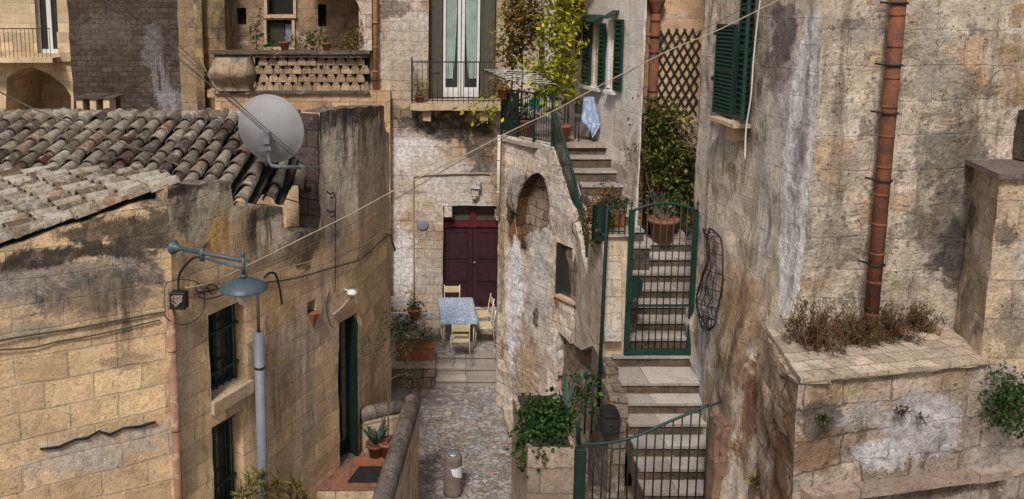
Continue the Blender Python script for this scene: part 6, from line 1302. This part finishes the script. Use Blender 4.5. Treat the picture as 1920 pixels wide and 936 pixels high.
# plants round the patio
t = thing('trough_planter', 'long terracotta trough with an olive green bush on the low wall', 'planter', (.2, 16.9, .55))
b = MB(); b.box(-.2, .62, -17.05, -16.7, .555, .84, bev=.01); b.box(-.23, .65, -17.08, -16.67, .842, .90, bev=.008); b.build('trough', M['terra'], t)
b = MB(); b.foliage((-.02, 16.85, 1.25), (.5, .3, .36), 1300, .06, asp=.45); b.foliage((.45, 16.9, 1.05), (.3, .2, .15), 220, .05, asp=.4); b.build('foliage', M['lf_olive'], t)
potted('leafy pot plant against the patio wall beside the conduit', (.22, 19.2, PZ), .16, .26, [(((0, 0, .15), (.28, .2, .2)), 200, .06)], 'lf_dk')
potted('small pot plant on the corner of the balcony', (FA.p.x + FA.px(786, 180)[0], 19.55, bz + .002), .13, .16, [(((0, 0, .2), (.17, .12, .2)), 200, .05)], 'lf_aut')
# sapling in a pot inside the terrace parapet
sp0 = aY(722, 830, 11.9); sp0.z = dz - .0; sp0 = Vector((-.28, 11.95, dz)); t = thing('sapling', 'spindly sapling in a terracotta pot inside the parapet', 'potted tree', sp0)
pot_mb(sp0, .15, .26).build('pot', M['terra'], t); b = MB(); tops = [(722, 800), (728, 740), (722, 690), (733, 650)]
tr = cr([sp0 + Vector((0, 0, .2))] + [aY(x, y, 11.95) for x, y in tops[1:]], 5); b.tube(tr, [.018 * (1 - .6 * i / (len(tr) - 1)) for i in range(len(tr))], 6)
ends = []; rg = random.Random(6)
for (x, y, fx) in ((700, 640, .6), (715, 610, .75), (750, 660, .7), (765, 700, .5), (742, 620, .9), (690, 655, .65), (760, 640, .8), (725, 590, .95)):
    e = aY(x, y, 11.95 + rg.uniform(-.15, .15)); s0 = tr[int(fx * (len(tr) - 1))]; b.tube([s0, s0.lerp(e, .5) + Vector((0, 0, .04)), e], [.008, .006, .003], 4); ends.append(e)
b.build('trunk', M['bark'], t); b = MB()
for e in ends: b.foliage(e, (.17, .17, .15), 60, .045, clump=5)
b.build('crown', M['lf_olive'], t)
ag = Vector((-.48, 11.95, dz)); t = thing('agave', 'dark potted agave in the corner of the doorstep', 'potted plant', ag); pot_mb(ag, .14, .22).build('pot', M['terra_dk'], t); b = MB()
for k in range(11): a = k * 2.4; b.leaf(ag + Vector((0, 0, .2)), Vector((math.cos(a) * .6, math.sin(a) * .6, 1 - k * .04)), Vector((0, 0, 1)), .5 - .015 * k, .09)
b.build('leaves', M['lf_agave'], t)
# yellow-green spiky plant by the grey pipe
sq = Vector((-1.72, 9.2, 0)); t = thing('spiky_shrub', 'yellow green spiky shrub at the foot of the grey drainpipe', 'shrub', sq); b = MB(); rg = random.Random(12)
for (x, y) in ((470, 915), (500, 925), (545, 925), (520, 905), (455, 930), (570, 940)):
    c = L2.W(x, y, .35); b.tube([Vector((c.x, c.y, .0)), c], .02, 5)
b.build('stems', M['bark'], t); b = MB()
for (x, y) in ((470, 915), (500, 925), (545, 925), (520, 908), (455, 930), (570, 940), (485, 898), (555, 912)):
    c = L2.W(x, y, .35)
    for k in range(34): d = Vector((rg.gauss(0, 1), rg.gauss(0, 1), rg.gauss(.5, .6))); b.leaf(c + Vector([rg.gauss(0, .04) for _ in range(3)]), d, Vector((0, 0, 1)), rg.uniform(.12, .22), .028)
b.build('leaves', M['lf_spiky'], t)
# dry shrubs on the raised bed
def dry(label, x, y, wpx, hpx, n, seed):
    c = aZ(x, y, zp); t = thing('dry_shrub', label, 'shrub', c, 'dry shrubs on the raised bed'); rg = random.Random(seed); k = (c - C0).dot(FW) / F; b = MB(); lv = MB()
    for i in range(n):
        p = c + Vector((rg.gauss(0, wpx * k * .38), rg.gauss(0, .12), 0)); e = p + Vector((rg.gauss(0, .10), rg.gauss(0, .1), hpx * k * rg.uniform(.35, 1.0) * math.exp(-((p.x - c.x) / (wpx * k)) ** 2)))
        m_ = p.lerp(e, .5) + Vector((rg.gauss(0, .02), rg.gauss(0, .02), 0)); b.tube([p, m_, e], [.005, .004, .002], 3)
        for q in range(7):
            f = rg.random(); s0 = p.lerp(e, f); d = Vector((rg.gauss(0, 1), rg.gauss(0, 1), rg.gauss(.6, .6))); b.tube([s0, s0 + d.normalized() * rg.uniform(.03, .09)], .0022, 3)
            for _ in range(3): lv.leaf(s0 + Vector([rg.gauss(0, .02) for _ in range(3)]), Vector((rg.gauss(0, 1), rg.gauss(0, 1), rg.gauss(.5, .8))), Vector((0, 0, 1)), rg.uniform(.025, .06), .016)
    b.build('twigs', M['straw'], t); lv.build('leaves', M['lf_dry'], t)
dry('dry twiggy shrub left of the thick terracotta pipe', 1528, 648, 46, 105, 75, 1)
dry('smaller dry shrub just behind the foot of the thick terracotta pipe', 1600, 640, 40, 75, 60, 2)
dry('dry shrub right of the thick terracotta pipe', 1668, 632, 36, 70, 60, 3)
dry('reddish dry shrub at the right end of the raised bed', 1722, 620, 26, 60, 40, 4)
# green shrub growing out of the wall
t = thing('wall_shrub', 'glossy green shrub growing from the wall at the right edge', 'shrub', FP.W(1905, 760, .1)); b = MB()
for (x, y, rx, ry, n) in ((1898, 735, 36, 30, 520), (1880, 775, 26, 26, 300), (1915, 790, 30, 18, 220), (1930, 740, 40, 44, 420)): c = FP.W(x, y, .22); b.foliage(c, (rx * .0056, .2, ry * .0056), n, .045, asp=.5)
b.build('foliage', M['lf_ivy'], t)
def tuft(label, p, n, s_, mat='lf_olive', spread=.07):
    b = MB(); rg = random.Random(int(abs(p.x * 1000)))
    for k in range(n): b.leaf(p + Vector([rg.gauss(0, spread * .25) for _ in range(3)]), Vector((rg.gauss(0, 1), rg.gauss(-.4, 1), rg.gauss(.2, .8))), Vector((0, 0, 1)), s_ * rg.uniform(1, 2.4), s_ * .4)
    b.build('weed', M[mat], tag=(label, 'weed'))
tuft('small green weed rooted in the front wall of the raised bed', FP.W(1545, 785, .06), 60, .05)
tuft('wilted brown weed in the front wall of the raised bed', FP.W(1690, 770, .06), 40, .05, 'lf_dry')
tuft('tiny weed beside the pale stone patch in the raised bed wall', FP.W(1725, 782, .06), 25, .04)
tuft('trailing weed at the bottom of the rusty stained wall edge', wallR(1425, 905, .1), 160, .07, 'lf_spiky', .12)
tuft('moss tuft clinging to the left shoulder of the blind arch', A1.W(962, 400, .05), 90, .05, 'lf_olive', .1)
# loggia pots
def LGp(x, y): u, v = LG.px(x, y); return LG.P(u, zt + 0, -.1)
zt = LG.px(550, 100)[1] + .075
for lab, x, r, h, fol, mat in (('terracotta pot with reddish plant on the balustrade', 533, .13, .2, [(((.2, 0, .02), (.25, .12, .12)), 150, .06)], 'lf_red'), ('pale small empty-looking pot on the balustrade', 612, .12, .17, [(((0, 0, .0), (.08, .08, .05)), 20, .05)], 'lf_dk')):
    p = LG.P(LG.px(x, 90)[0], zt, -.08); potted(lab, p, r, h, fol, mat, stems=0, pmat='terra')
for lab, x, y, rx, ry, n, mat in (('bright green bushy plant in the middle of the loggia', 588, 78, 20, 16, 260, 'lf_ivy'), ('tall straggly creeper at the left of the loggia', 480, 55, 16, 36, 200, 'lf_olive'), ('autumnal bush at the right end of the loggia', 662, 72, 18, 22, 240, 'lf_aut'), ('low green plant behind the left part of the balustrade', 510, 86, 14, 6, 80, 'lf_ivy'), ('low dark plant behind the right part of the balustrade', 645, 88, 20, 6, 120, 'lf_red')):
    c = aY(x, y, 19.75); t = thing('loggia_plant', lab, 'plant', (c.x, c.y, zt - .1)); b = MB(); b.tube([(c.x, c.y, zt - .1), c], .015, 5); b.build('stem', M['bark'], t); b = MB(); b.foliage(c, (rx * .0135, .2, ry * .0135), n, .075); b.build('foliage', M[mat], t)
# stones at the climber's pot
b = MB(); q = aY(1268, 466, 13.72); b.rbox(q.x - .09, q.x + .14, -13.95, -13.72, zl + .01, zl + .16, step=.06, rough=.012); b.build('stone_block', mSl, tag=('pale square stone on the landing under the big shrub', 'stone block'))
p = aY(1042, 540, 0.1) if False else None
